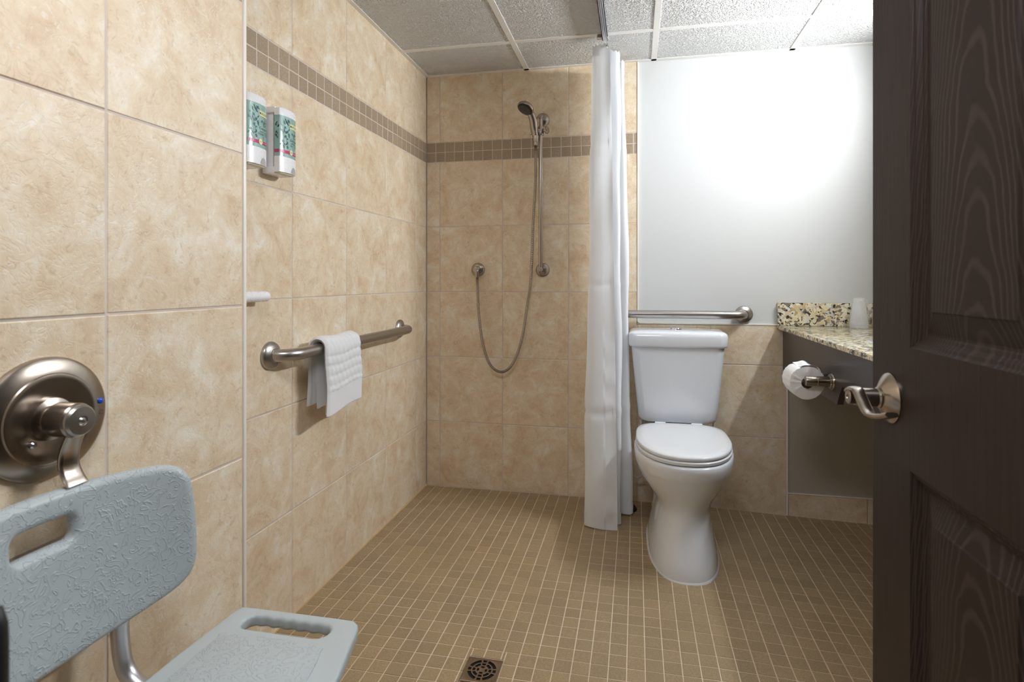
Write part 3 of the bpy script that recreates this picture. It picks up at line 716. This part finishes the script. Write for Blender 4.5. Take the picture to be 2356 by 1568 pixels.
# ------------------------------------------------------------------ shower valve on the near wall
sv = thing('shower_valve', (XN, -2.03, .845), 'large round brushed nickel shower valve with lever on the near left wall', 'valve')
VO = (XN, -2.03, .845)
obj('escutcheon', lathe([(.0890, 0), (.0890, .004), (.0875, .008), (.083, .011), (.066, .0145), (.0645, .0165), (.058, .018), (.030, .010), (.028, .010)], 72, VO, (1, 0, 0)), NICKEL, sv, 30)
obj('hub', lathe([(.031, .009), (.030, .016), (.021, .019), (.0205, .024), (.0245, .026), (.0245, .058), (.0225, .0605)], 40, VO, (1, 0, 0)), NICKEL, sv, 35)
obj('end_cap', lathe([(.0225, .060), (.0222, .064), (.0195, .067), (.0075, .068), (.0065, .066), (.0035, .0695), (.0015, .070)], 40, VO, (1, 0, 0)), STEEL, sv, 30)
def valve_lever():
    V, F = [], []; n = 22
    for q in range(n + 1):
        t = q / n; z = VO[2] - .014 - .078 * t; x = XN + .050 + .005 * math.cos(t * PI * 1.0) - .011 * math.sin(t * PI * .95) + .013 * t ** 3
        hw = .0135 + .0025 * t; th = .006 - .0034 * t
        if q == n: th *= .4
        for k in range(14):
            a = 2 * PI * k / 14; V.append((x + math.copysign(abs(math.cos(a)) ** .7, math.cos(a)) * th, VO[1] + .002 + math.copysign(abs(math.sin(a)) ** .5, math.sin(a)) * hw, z))
    for q in range(n):
        for k in range(14): F.append((q * 14 + k, q * 14 + (k + 1) % 14, (q + 1) * 14 + (k + 1) % 14, (q + 1) * 14 + k))
    F.append(tuple(range(14))[::-1]); F.append(tuple(range(n * 14, n * 14 + 14))); return V, F
obj('lever', valve_lever(), NICKEL, sv, 50)
def on_plate(r, deg, lift=.0128): a = math.radians(deg); return (XN + lift, VO[1] + r * math.cos(a), VO[2] + r * math.sin(a))
obj('cold_dot', lathe([(.0048, -.002), (.0048, .001), (.003, .0025), (.0, .003)], 20, on_plate(.0755, 8), (1, .25, 0)), BLUE, sv, 50, label='blue cold marker dot')
obj('hot_dot', lathe([(.0048, -.002), (.0048, .001), (.003, .0025), (.0, .003)], 20, on_plate(.0755, 172), (1, -.25, 0)), RED, sv, 50, label='red hot marker dot')
obj('letter_mark', text_vf('C', .010, lambda u, v: (XN + .0138, VO[1] + .0750 + u, VO[2] - .008 + v)), INK, sv)
obj('letter_mark', text_vf('H', .010, lambda u, v: (XN + .0138, VO[1] - .0750 + u, VO[2] - .008 + v)), INK, sv)
for yy in (-.028, .030):
    obj('plate_screw', lathe([(.005, .012), (.005, .0185), (.003, .0205)], 16, (XN, VO[1] + yy, VO[2] - .030), (1, 0, 0)), CHROME, sv, 40)

# ------------------------------------------------------------------ soap dispensers
def dispenser(yc, label, kindtext):
    X0, XB, XS, WD = .004, .040, .056, .076       # wall, bottle back, shoulder, width
    zb, z1, z2, zt = 1.357, 1.402, 1.519, 1.541
    t = thing('soap_dispenser', (0, yc, zb), label, 'soap dispenser', 'wall soap dispensers in the shower')
    bulge = .0075
    def outline(grow=0.0):
        hw = WD / 2 + grow; o = [(XB - grow, -hw), (XS, -hw)]
        for k in range(1, 16):
            f = k / 16; y = -hw + 2 * hw * f; o.append((XS + (bulge + grow) * (1 - (2 * f - 1) ** 2) ** .8, y))
        o += [(XS, hw), (XB - grow, hw)]; return o
    def prism(a, b, grow=0.0, dome=0.0):
        ol = outline(grow); rings = [[(x, yc + y, a) for x, y in ol], [(x, yc + y, b) for x, y in ol]]
        if dome: rings.append([(XB + (x - XB) * .93, yc + y * .93, b + dome) for x, y in ol])
        return loft(rings)
    obj('bracket', join(box(X0 - .004, .040, yc - .038, yc + .038, 1.3535, 1.372, .002), box(X0 - .004, .014, yc - .038, yc + .038, 1.372, 1.546, .002),
                        box(X0 - .004, .041, yc - .038, yc + .038, 1.527, 1.5445, .002), box(.012, .030, yc - .030, yc + .030, 1.37, 1.53)), WPLAS, t, 30)
    bt = obj('bottle', prism(z1, z2), GREEN, t, 30, label='green printed bottle body')
    obj('top_cap', prism(z2, zt - .004, .0006, .004), WPLAS, t, 30)
    obj('pump_base', prism(zb, z1, .0006), WPLAS, t, 30)
    def S(u, z, lift=.0005):       # a point on the front face; u in -1..1 across the width (+ is towards the corner)
        f = (u + 1) / 2; f = min(.999, max(.001, f))
        return (XS + (bulge) * (1 - (2 * f - 1) ** 2) ** .8 + lift, yc - WD / 2 + WD * f, z)
    def patch(u0, u1, za, zb_, lift=.0007, n=14): return grid(lambda a, b: S(u0 + (u1 - u0) * a, za + (zb_ - za) * b, lift), n, 2)
    def oval(u, z, ru, rz, lift=.0009, tilt=0., n=12):
        V = []
        for k in range(n):
            a = 2 * PI * k / n; du, dz = ru * math.cos(a), rz * math.sin(a)
            du, dz = du * math.cos(tilt) - dz * math.sin(tilt), du * math.sin(tilt) + dz * math.cos(tilt)
            V.append(S(u + du / (WD / 2), z + dz, lift))
        return V, [tuple(range(n))]
    obj('brand_strip', patch(-.02, .98, 1.488, 1.502), YEL, bt, label='pale yellow strip with brand lettering')
    obj('red_band', patch(-.97, .97, 1.4125, 1.4215), PINK, bt, label='magenta band around the foot of the label')
    def side(z0, z1, mat, nm):
        yy = yc - WD / 2 - .0007; obj(nm, ([(XB, yy, z0), (XS - .001, yy, z0), (XS - .001, yy, z1), (XB, yy, z1)], [(0, 1, 2, 3)]), mat, bt)
    side(1.4125, 1.4215, PINK, 'red_band')
    obj('seal', oval(.12, 1.4185, .0075, .0085, .0012), YEL, bt)
    rl = random.Random(3); leaves = []
    for k in range(46):
        u = rl.uniform(-.92, -.05); z = rl.uniform(1.428, 1.509)
        if u > -.5 + (z - 1.428) * 6.5 + .25: continue
        leaves.append(oval(u, z, .0016, .0042, .0009, rl.choice((-.7, -.45, .45, .8)), 8))
    for zc in (1.432, 1.445, 1.458): leaves.append(oval(-.25 - (zc - 1.43) * 6, zc, .0005, .008, .0009, .5, 6))
    for k in range(9):
        lx, lz, yy = rl.uniform(XB + .003, XS - .003), rl.uniform(1.45, 1.505), yc - WD / 2 - .0009
        tl = rl.choice((-.6, .6)); leaves.append(([(lx + .0017 * math.cos(a) * math.cos(tl) - .0042 * math.sin(a) * math.sin(tl), yy, lz + .0017 * math.cos(a) * math.sin(tl) + .0042 * math.sin(a) * math.cos(tl)) for a in [2 * PI * q / 8 for q in range(8)]], [tuple(range(8))]))
    obj('leaf_print', join(*leaves), DGREEN, bt)
    def T(s, size, u, z, mat, nm='lettering', lift=.0013, shear=0.0, sp=1.0):
        obj(nm, text_vf(s, size, lambda a, b: S(u + a / (WD / 2), z + b, lift), shear, sp), mat, bt)
    obj('brand_dot', oval(.08, 1.495, .0022, .0026, .0012), INK, bt)
    T('LACOUR', .0088, .57, 1.495, INK)
    T('beauty\nritual', .0045, .66, 1.482, INK)
    T('Argan\n  Oil\nComplex', .0112, .5, 1.4645, INK, shear=.25, sp=.85)
    T(kindtext, .0072, .5, 1.4425, INK)
    ring = [oval(.5, 1.4305, .0036, .0042, .0011, 0, 20)[0], oval(.5, 1.4305, .0028, .0034, .0011, 0, 20)[0]]
    obj('ring_print', (ring[0] + ring[1], [(k, (k + 1) % 20, 20 + (k + 1) % 20, 20 + k) for k in range(20)]), INK, bt)
    T('Paris', .004, .12, 1.4185, INK, lift=.0018)
    T('NET CONTENTS', .0042, .62, 1.4165, WINK)
    V = [S(.46 + .33 * math.cos(PI * k / 14), zb + .001 + .019 * math.sin(PI * k / 14), .0016) for k in range(15)]
    obj('notch_shade', (V, [tuple(range(15))]), GPLAS, t, label='grey half-round patch for the shaded spout opening')  # flat grey patch painted as the shade inside the notch
    obj('push_plate', loft([[(XB + (x - XB) * k, yc + y * k, z) for x, y in outline(-.004)] for z, k in ((zb - .0035, .95), (zb, 1.0))]), simple('cream_push_plate', (.62, .60, .48), .4), t, 30)
    return t
dispenser(-1.2325, 'white and green wall soap dispenser nearer the room corner, reading Body Wash', 'refreshing\nBody Wash')
dispenser(-1.3665, 'white and green wall soap dispenser half hidden by the edge of near wall', 'moisturizing\nCONDITIONER')

wrl = thing('white_rail', (.02, -1.40, 1.0), 'short white plastic rail end showing past the near wall edge', 'rail')
obj('rail', tube(catmull([(.030, -1.60, 1.001), (.030, -1.42, 1.001), (.030, -1.2965, 1.001)], 6), .0145, 20), WPLAS, wrl, 50)
obj('end_cap', lathe([(.0147, 0), (.0140, .004), (.009, .0065), (.0, .007)], 24, (.030, -1.297, 1.001), (0, 1, 0)), WPLAS, wrl, 40)
obj('wall_post', tube([(-.003, -1.36, 1.001), (.022, -1.36, 1.001)], .009, 16), WPLAS, wrl, 40)

# ------------------------------------------------------------------ ceiling track and shower curtain
ct = thing('curtain_track', (.926, -1.5, H), 'aluminium ceiling curtain track running towards the back wall', 'track')
obj('rail', join(box(.914, .917, -2.64, -.312, H - .020, H - .001), box(.9245, .9275, -2.64, -.312, H - .020, H - .001), box(.935, .938, -2.64, -.312, H - .020, H - .001), box(.914, .938, -2.64, -.312, H - .004, H - .001), box(.914, .9195, -2.64, -.312, H - .020, H - .018), box(.9325, .938, -2.64, -.312, H - .020, H - .018)), ALU, ct)
obj('ceiling_bracket', join(box(.893, .915, -.335, -.313, H - .016, H - .001, .002), lathe([(.004, 0), (.0035, .003)], 12, (.904, -.335, H - .009), (0, -1, 0))), DRAINM, ct, 30)
cv = thing('shower_curtain', (.93, -.25, 0), 'long white fabric shower curtain bunched up at the back end of its ceiling track', 'curtain')
top = [(.946, -.352), (.930, -.349), (.905, -.345), (.882, -.335), (.874, -.315), (.884, -.29), (.915, -.275), (.955, -.285), (.980, -.283), (.986, -.262), (.96, -.235), (.915, -.222), (.885, -.205), (.905, -.180), (.955, -.175), (.992, -.190), (1.000, -.168), (.965, -.140), (.915, -.125), (.925, -.095), (.975, -.085)]
bot = [(.979, -.345), (.962, -.345), (.915, -.352), (.865, -.345), (.836, -.320), (.845, -.285), (.895, -.27), (.955, -.285), (.985, -.290), (.992, -.262), (.965, -.228), (.91, -.21), (.875, -.19), (.90, -.165), (.965, -.180), (1.026, -.200), (1.036, -.170), (1.00, -.140), (.935, -.118), (.945, -.085), (1.0, -.07)]
TS, BS = catmull(top_ := [(x, y, 0) for x, y in top], 10), catmull([(x, y, 0) for x, y in bot], 10)
nT = len(TS); ZT = 2.036
def curtain_vf(zlo, zhi, i0, i1, nz, off=0.0):
    V, F = [], []; m = i1 - i0 + 1
    for j in range(nz + 1):
        z = zlo + (zhi - zlo) * j / nz; f = 1 - z / ZT
        for i in range(i0, i1 + 1):
            k = f ** .85 if f > 0 else 0
            p = TS[i].lerp(BS[i], k)
            a, b = TS[max(0, i - 1)].lerp(BS[max(0, i - 1)], k), TS[min(nT - 1, i + 1)].lerp(BS[min(nT - 1, i + 1)], k)
            t = (b - a).normalized(); n = Vector((t.y, -t.x, 0))
            s = i / nT
            d = .0035 * math.sin(z * 5.5 + s * 9) * min(1, f * 4) + .002 * math.sin(z * 13 + s * 23)
            for zc, amp, wdt in ((1.03, .0035, .012), (.490, .005, .016), (1.62, .003, .014)):
                d += amp * math.exp(-((z - zc - .004 * math.sin(s * 40)) / wdt) ** 2) * (1 if .04 < s < .3 else .5)
            if s < .085: d += .0055 * math.sin(z * 38 + 2 * math.sin(z * 9)) * max(0, 1 - z / 1.1) * (s / .085)
            p = p + n * (d + off); zz = z
            if j <= 2: zz = z + .012 * max(0, min(1, (p.y + .30) / .12)) * (1 - j / 3) - .003 * math.sin(s * 30) * (1 - j / 3)
            dip = .014 * max(0, (p.x - .93) / .07) if p.y > -.30 else .0
            if z > 1.9: zz -= dip * (z - 1.9) / .136 + (.004 * math.sin(i * .9) * (z - 1.9) / .136)
            V.append((p.x, p.y, zz))
    for j in range(nz):
        for i in range(m - 1):
            a = j * m + i; F.append((a, a + 1, a + 1 + m, a + m))
    return V, F
cl = obj('cloth', curtain_vf(.004, ZT, 0, nT - 1, 170), CLOTH, cv, 80)
hm = obj('side_hem', curtain_vf(.004, ZT, 0, 17, 120, .0042), CLOTH, cv, 80)
h2 = obj('bottom_hem', curtain_vf(.004, .055, 0, nT - 1, 6, .0028), CLOTH, cv, 80)
h3 = obj('top_hem', curtain_vf(ZT - .045, ZT, 0, nT - 1, 6, .0012), CLOTH, cv, 80)
GX, GY, GZ = .937, -.3535, ZT - .012
obj('grommet', lathe([(.0035, 0), (.0065, .0006), (.0065, .0022), (.0035, .0028)], 20, (GX, GY, GZ), (0, -1, 0), caps=False), CHROME, cv, 40)
links = []
for k in range(4):
    zc = GZ + .006 + k * .0105; vx = (k % 2)
    links.append(tube([(GX + (0 if vx else .0032 * math.cos(a)), -.352 + (.0032 * math.cos(a) if vx else 0), zc + .0065 * math.sin(a)) for a in [2 * PI * q / 12 for q in range(13)]], .001, 6))
links.append(lathe([(.003, 0), (.005, .004), (.005, .012), (.002, .016)], 14, (GX, -.345, H - .030)))
obj('hook_chain', join(*links), CHROME, cv, 40)

# ------------------------------------------------------------------ vanity
XC = 1.681; XA = 1.707
va = thing('vanity', (XA, -.5, .63), 'dark brown vanity apron with arched knee opening under the granite counter', 'vanity')
def apron():
    yF = -1.30; ol = [(0.004, .826), (0.004, .636), (-.689, .636)]
    for k in range(1, 13):
        a = PI / 2 * k / 12; ol.append((-.689 - .05 * math.sin(a) * .9, .636 + .06 * math.sin(a) ** .7 if False else .636 + .062 * (1 - math.cos(a)) + .0 if False else .636 + .066 * math.sin(a * .999) ** .8))
    for k in range(1, 9): ol.append((-.735 - .43 * k / 8, .702 + .012 * math.sin(PI * k / 8)))
    ol += [(-1.19, .636), (yF, .636), (yF, .826)]
    n = len(ol); V = [(XA, y, z) for y, z in ol] + [(XA + .019, y, z) for y, z in ol]
    F = [tuple(range(n)), tuple(range(n, 2 * n))[::-1]] + [(k, (k + 1) % n, n + (k + 1) % n, n + k) for k in range(n)]
    return V, F
obj('apron_panel', apron(), APRON, va)
obj('end_panel', box(XA + .019, XR, -1.30, -1.28, .50, .826), APRON, va)
co = thing('vanity_counter', (XC, -.65, .826), 'gold and black granite counter over the dark vanity apron', 'countertop')
obj('slab', box(XC, XR, -1.33, .003, .8265, .8435, .003, 2), GRAN, co, 40)
obj('backsplash', box(XC + .002, XR, -.0195, .004, .844, .9465, .002, 2), GRAN, co, 40)
obj('side_splash', box(XR - .02, XR, -1.33, -.0195, .844, .9465, .002, 2), GRAN, co, 40)
def basin():
    rings = []
    for f, z in ((1.0, .8442), (.97, .8462), (.9, .8450), (.8, .8440)):
        rings.append([(1.97 + .17 * f * math.cos(2 * PI * k / 40), -.72 + .21 * f * math.sin(2 * PI * k / 40), z) for k in range(40)])
    return loft(rings)
obj('basin', basin(), PORC, co, 50)
obj('spout', tube(catmull([(2.14, -.72, .845), (2.14, -.72, .93), (2.10, -.72, .965), (2.03, -.72, .94)], 6), .012, 14), CHROME, co, 50)
vl = thing('vanity_light', (XR, -.705, 1.86), 'long vanity light bar with frosted front on the right wall above the counter', 'wall light')
obj('housing', join(box(XR - .10, XR, -.99, -.42, 1.915, 1.925, .002), box(XR - .10, XR, -.99, -.42, 1.795, 1.805, .002), box(XR - .10, XR, -.99, -.98, 1.805, 1.915), box(XR - .10, XR, -.43, -.42, 1.805, 1.915), box(XR - .02, XR, -.98, -.43, 1.805, 1.915)), NICKEL, vl, 40)
obj('diffuser', box(XR - .099, XR - .094, -.98, -.43, 1.805, 1.915), GLOW, vl)

# toilet paper holder and roll on the apron
ph = thing('paper_holder', (XA, -.575, .71), 'two-post brushed nickel toilet paper holder on the dark vanity apron', 'paper holder')
for y, zz in ((-.648, .704), (-.508, .704)):
    obj('post', join(lathe([(.0285, 0), (.0285, .003), (.0265, .0065), (.0245, .0075), (.0245, .010), (.0172, .013), (.0168, .050), (.0158, .051), (.0158, .0525), (.0168, .0535), (.0168, .084), (.0155, .0865)], 36, (XA, y, zz), (-1, 0, 0))), NICKEL, ph, 30)
obj('roller', lathe([(.0085, 0), (.0085, .124)], 20, (XA - .074, -.640, .704), (0, 1, 0)), CHROME, ph, 40)
tp = thing('toilet_paper_roll', (XA - .074, -.575, .692), 'white toilet paper roll on the nickel holder beside the toilet', 'toilet paper')
RZ = .6935; RX = XA - .074
def roll():
    n = 56; V, F = [], []
    prof = []
    for y, r in ((-.628, .0195), (-.629, .030), (-.629, .045), (-.627, .0555), (-.624, .0575), (-.53, .0575), (-.525, .056), (-.5235, .045), (-.5235, .0195)):
        prof.append((y, r))
    rr = random.Random(5); wob = [rr.uniform(-.0008, .0008) for _ in range(n)]
    for y, r in prof:
        for k in range(n):
            a = 2 * PI * k / n; w_ = (1 + (wob[k] + .0012 * math.sin(3 * a)) / .0575 * (r > .02)); V.append((RX + r * w_ * math.cos(a), y + (wob[(k * 3) % n] * 1.2 if .02 < r < .05 else 0), RZ + r * w_ * math.sin(a)))
    for i in range(len(prof) - 1):
        for k in range(n): F.append((i * n + k, i * n + (k + 1) % n, (i + 1) * n + (k + 1) % n, (i + 1) * n + k))
    return V, F
obj('paper', roll(), PAPER, tp, 40)
obj('core', lathe([(.0192, 0), (.0192, .1035)], 40, (RX, -.6275, RZ), (0, 1, 0), caps=False), CARD, tp, 50)
def tail():
    def f(u, v):
        a = PI * .30 + PI * .32 * u; r = .0582 + .0045 * math.sin(u * PI) ** 2 + .002 * math.sin(u * 9 + v * 5) + (.006 * (1 - u) ** 3); return (RX + r * math.cos(a), -.6265 + .102 * v + .003 * math.sin(u * 6), RZ + r * math.sin(a))
    return grid(f, 18, 10)
obj('loose_sheet', tail(), PAPER, tp, 60)

# wrapped plastic cups on the counter
UX0, UY0 = 1.998, -.066
cu = thing('plastic_cup', (UX0, UY0, .8435), 'upside-down clear plastic cup in film wrap on the granite counter', 'cup')
obj('cup_body', lathe([(.037, .0), (.0372, .004), (.036, .006), (.0355, .018), (.0365, .019), (.0355, .021), (.0345, .030), (.0240, .118), (.0225, .121), (.0, .1215)], 40, (UX0, UY0, .8437), caps=False), CUP, cu, 40)
obj('stacked_cup', lathe([(.0370, .010), (.0374, .013), (.0362, .015), (.0350, .026), (.0228, .126), (.0, .1275)], 40, (UX0, UY0, .8437), caps=False), CUP, cu, 40)
def wrap():
    rr = random.Random(2); n = 36; rings = []
    for z, r in ((.001, .0385), (.02, .0382), (.045, .0368), (.075, .0335), (.10, .031), (.118, .029), (.128, .0255), (.131, .012)):
        ring = []
        for k in range(n):
            a = 2 * PI * k / n; e = rr.uniform(-.0013, .0013) + .0012 * math.sin(5 * a + z * 120)
            b = .020 * max(0, math.cos(a + .5)) ** 6 * math.exp(-((z - .075) / .03) ** 2)
            ring.append((UX0 + (r + e + b) * math.cos(a), UY0 + (r + e + b) * math.sin(a), .8437 + z))
        rings.append(ring)
    return loft(rings)
obj('film_wrap', wrap(), WRAP, cu)

# ------------------------------------------------------------------ floor drain
dn = thing('floor_drain', ((DX0 + DX1) / 2, (DY0 + DY1) / 2, 0), 'square metal shower drain grate in the tan mosaic floor', 'drain')
DCX, DCY = (DX0 + DX1) / 2, (DY0 + DY1) / 2
def sector(r0, r1, a0, a1, n=10, bite=0.0):
    o = [(r1 * math.cos(a0 + (a1 - a0) * k / n), r1 * math.sin(a0 + (a1 - a0) * k / n)) for k in range(n + 1)]
    o += [(r0 * math.cos(a1 + (a0 - a1) * k / n), r0 * math.sin(a1 + (a0 - a1) * k / n)) for k in range(n + 1)]
    return o[::-1]
holes = []
for q in range(4):
    b = math.radians(90 * q); 
    holes.append(sector(.0292, .0385, b + math.radians(17), b + math.radians(73), 12)); holes.append(sector(.0178, .0255, b + math.radians(24), b + math.radians(66), 10))
    for r0, r1 in ((.0298, .0380), (.0184, .0255), (.0080, .0140)):
        holes.append(sector(r0, r1, b - .0056 / r1, b + .0056 / r1, 4))
wd = DX1 - DX0 - .004
bm = curve_plate([rrect(wd, wd, .004, 4)] + holes, .003, .0006, 2)
R45 = math.radians(0)
obj('grate', bm_vf(bm, lambda v: (DCX + v.x, DCY + v.y, .0016 + v.z)), DRAINM, dn, 35)
obj('frame', join(box(DX0, DX1, DY0, DY0 + .0035, -.004, .0042, .0008, 1), box(DX0, DX1, DY1 - .0035, DY1, -.004, .0042, .0008, 1), box(DX0, DX0 + .0035, DY0 + .0035, DY1 - .0035, -.004, .0042, .0008, 1), box(DX1 - .0035, DX1, DY0 + .0035, DY1 - .0035, -.004, .0042, .0008, 1)), DRAINM, dn)
obj('sump_shade', box(DX0 + .002, DX1 - .002, DY0 + .002, DY1 - .002, -.0014, -.0004), HOLE, dn)  # thin black sheet painted for the shade under the grate
for sx, sy in ((-1, 1), (1, -1)):
    obj('screw', lathe([(.0048, .003), (.0044, .0040), (.0022, .0040), (.0018, .0032)], 16, (DCX + sx * .037, DCY + sy * .037, 0)), DRAINM, dn, 40)

# ------------------------------------------------------------------ shower chair
CY = -2.075; ZS = .452
ch = thing('shower_chair', (.45, CY, 0), 'grey plastic shower chair with aluminium frame beside the near tiled wall', 'chair')
def seat_outline():
    half = [(.344, .264), (.348, .276), (.360, .284), (.45, .285), (.555, .285), (.577, .280), (.588, .263), (.600, .215), (.614, .160), (.628, .09), (.634, .0)]
    # (x, |y - CY|); front edge bellies out in the middle
    rt = catmull([(x, y, 0) for x, y in half], 6)
    pts = [(p.x, p.y) for p in rt] + [(p.x, -p.y) for p in rt[::-1][1:]]
    pts += [(.341, -.2), (.338, -.15), (.338, .15), (.341, .2)]
    return pts[::-1]
def grip(yc, sgn):
    x0, x1, h = .382, .545, .0180; pts = []; n = 30
    for k in range(n + 1):                      # outer edge of the hole with finger waves
        x = x0 + h + (x1 - x0 - 2 * h) * k / n; pts.append((x, yc + sgn * (h - .0022 + .0032 * (1 - math.cos(k / n * 2 * PI * 5)) * .5)))
    for k in range(1, 8):
        a = PI / 2 - PI * k / 8; pts.append((x1 - h + h * math.cos(a), yc + sgn * h * math.sin(a)))
    for k in range(n + 1): pts.append((x1 - h - (x1 - x0 - 2 * h) * k / n, yc - sgn * h))
    for k in range(1, 8):
        a = -PI / 2 - PI * k / 8; pts.append((x0 + h + h * math.cos(a), yc + sgn * h * math.sin(a)))
    return pts
bm = curve_plate([seat_outline(), grip(.2455, 1), grip(-.2455, -1)], .021, .0062, 4)
obj('seat', bm_vf(bm, lambda v: (v.x, CY + v.y, ZS - .0105 + v.z)), GREYS, ch, 50)
pad = catmull([(.372, .195, 0), (.385, .208, 0), (.540, .208, 0), (.562, .19, 0), (.578, .12, 0), (.592, .0, 0), (.578, -.12, 0), (.562, -.19, 0), (.540, -.208, 0), (.385, -.208, 0), (.372, -.195, 0)], 6)
bm = curve_plate([[(p.x, p.y) for p in pad]], .004, .0012, 2)
obj('seat_grip_pad', bm_vf(bm, lambda v: (v.x, CY + v.y, ZS + .0003 + v.z)), GREYP, ch, 50, label='textured middle of the seat')
# backrest: 2-D plate bent around the user's back
BW, BH = .392, .245; BZc = .628
def back_outline():
    half = [(.0, .1235), (.08, .1225), (.14, .120), (.180, .114), (.202, .094), (.2095, .055), (.212, .0), (.212, -.036), (.203, -.064), (.178, -.085), (.12, -.104), (.05, -.116), (.0, -.119)]
    r = catmull([(x, z, 0) for x, z in half], 7)
    return [(p.x, p.y) for p in r][::-1] + [(-p.x, p.y) for p in r][1:-1]
bm = curve_plate([back_outline(), rrect(.084, .036, .011, 6, 0, .068)], .026, .010, 4)
for k in range(-19, 20):
    g = bm.verts[:] + bm.edges[:] + bm.faces[:]
    bmesh.ops.bisect_plane(bm, geom=g, plane_co=(k * .0103, 0, 0), plane_no=(1, 0, 0))
for k in range(-5, 6):
    g = bm.verts[:] + bm.edges[:] + bm.faces[:]
    bmesh.ops.bisect_plane(bm, geom=g, plane_co=(0, k * .022, 0), plane_no=(0, 1, 0))
RB = .30
def bend(v):
    a = v.x / RB; rad = RB - v.z
    x = .262 + RB - rad * math.cos(a); y = CY + rad * math.sin(a)
    return (x - .05 * (v.y + .1) * .5, y, BZc + v.y)
obj('backrest', bm_vf(bm, bend), GREYP, ch, 50)
for s in (-1, 1):
    y = CY + s * .112
    p = catmull([(.266, y, .62), (.268, y, .54), (.272, y, .475), (.285, y, .438), (.318, y, .418), (.36, y, .414), (.58, y, .414)], 7)
    obj('back_tube', tube(p, .0125, 20), ALU, ch, 60)
    obj('tube_sleeve', tube([(.2665, y, .60), (.2685, y, .515)], .0142, 20), ALU, ch, 50)
    obj('push_pin', lathe([(.003, 0), (.0025, .003)], 10, (.259, y - .004, .497), (-1, 0, 0)), CHROME, ch)
    obj('seat_rail', tube([(.36, CY + s * .16, .419), (.58, CY + s * .16, .419)], .011, 16), ALU, ch, 50)
for sx, sy in ((0, -1), (0, 1), (1, -1), (1, 1)):
    x, y = (.385, .56)[sx], CY + sy * .165
    lg = obj('leg', tube([(x, y, .41), (x + (.03 if sx else -.02), y + sy * .045, .02)], .0125, 18), ALU, ch, 50)
    obj('rubber_foot', lathe([(.021, 0), (.022, .006), (.018, .03), (.015, .04)], 20, (x + (.03 if sx else -.02), y + sy * .045, .001)), BLACK, lg, 40)

dp = thing('dark_post', (.713, -2.442, 0), 'thin dark blurred rod cut by the lower left corner, nearest to the camera', 'rod')
obj('shaft', tube([(0.7104, -2.442, .0), (0.7104, -2.442, .60), (0.7096, -2.442, .845)], .0074, 16), BLACK, dp, 50)
obj('knob', lathe([(.0074, .843), (.0070, .856), (.0050, .865), (.0, .868)], 20, (0.7096, -2.442, 0)), BLACK, dp, 50)
obj('foot', lathe([(.05, 0), (.05, .008), (.009, .02)], 28, (0.7104, -2.442, 0)), BLACK, dp, 40)
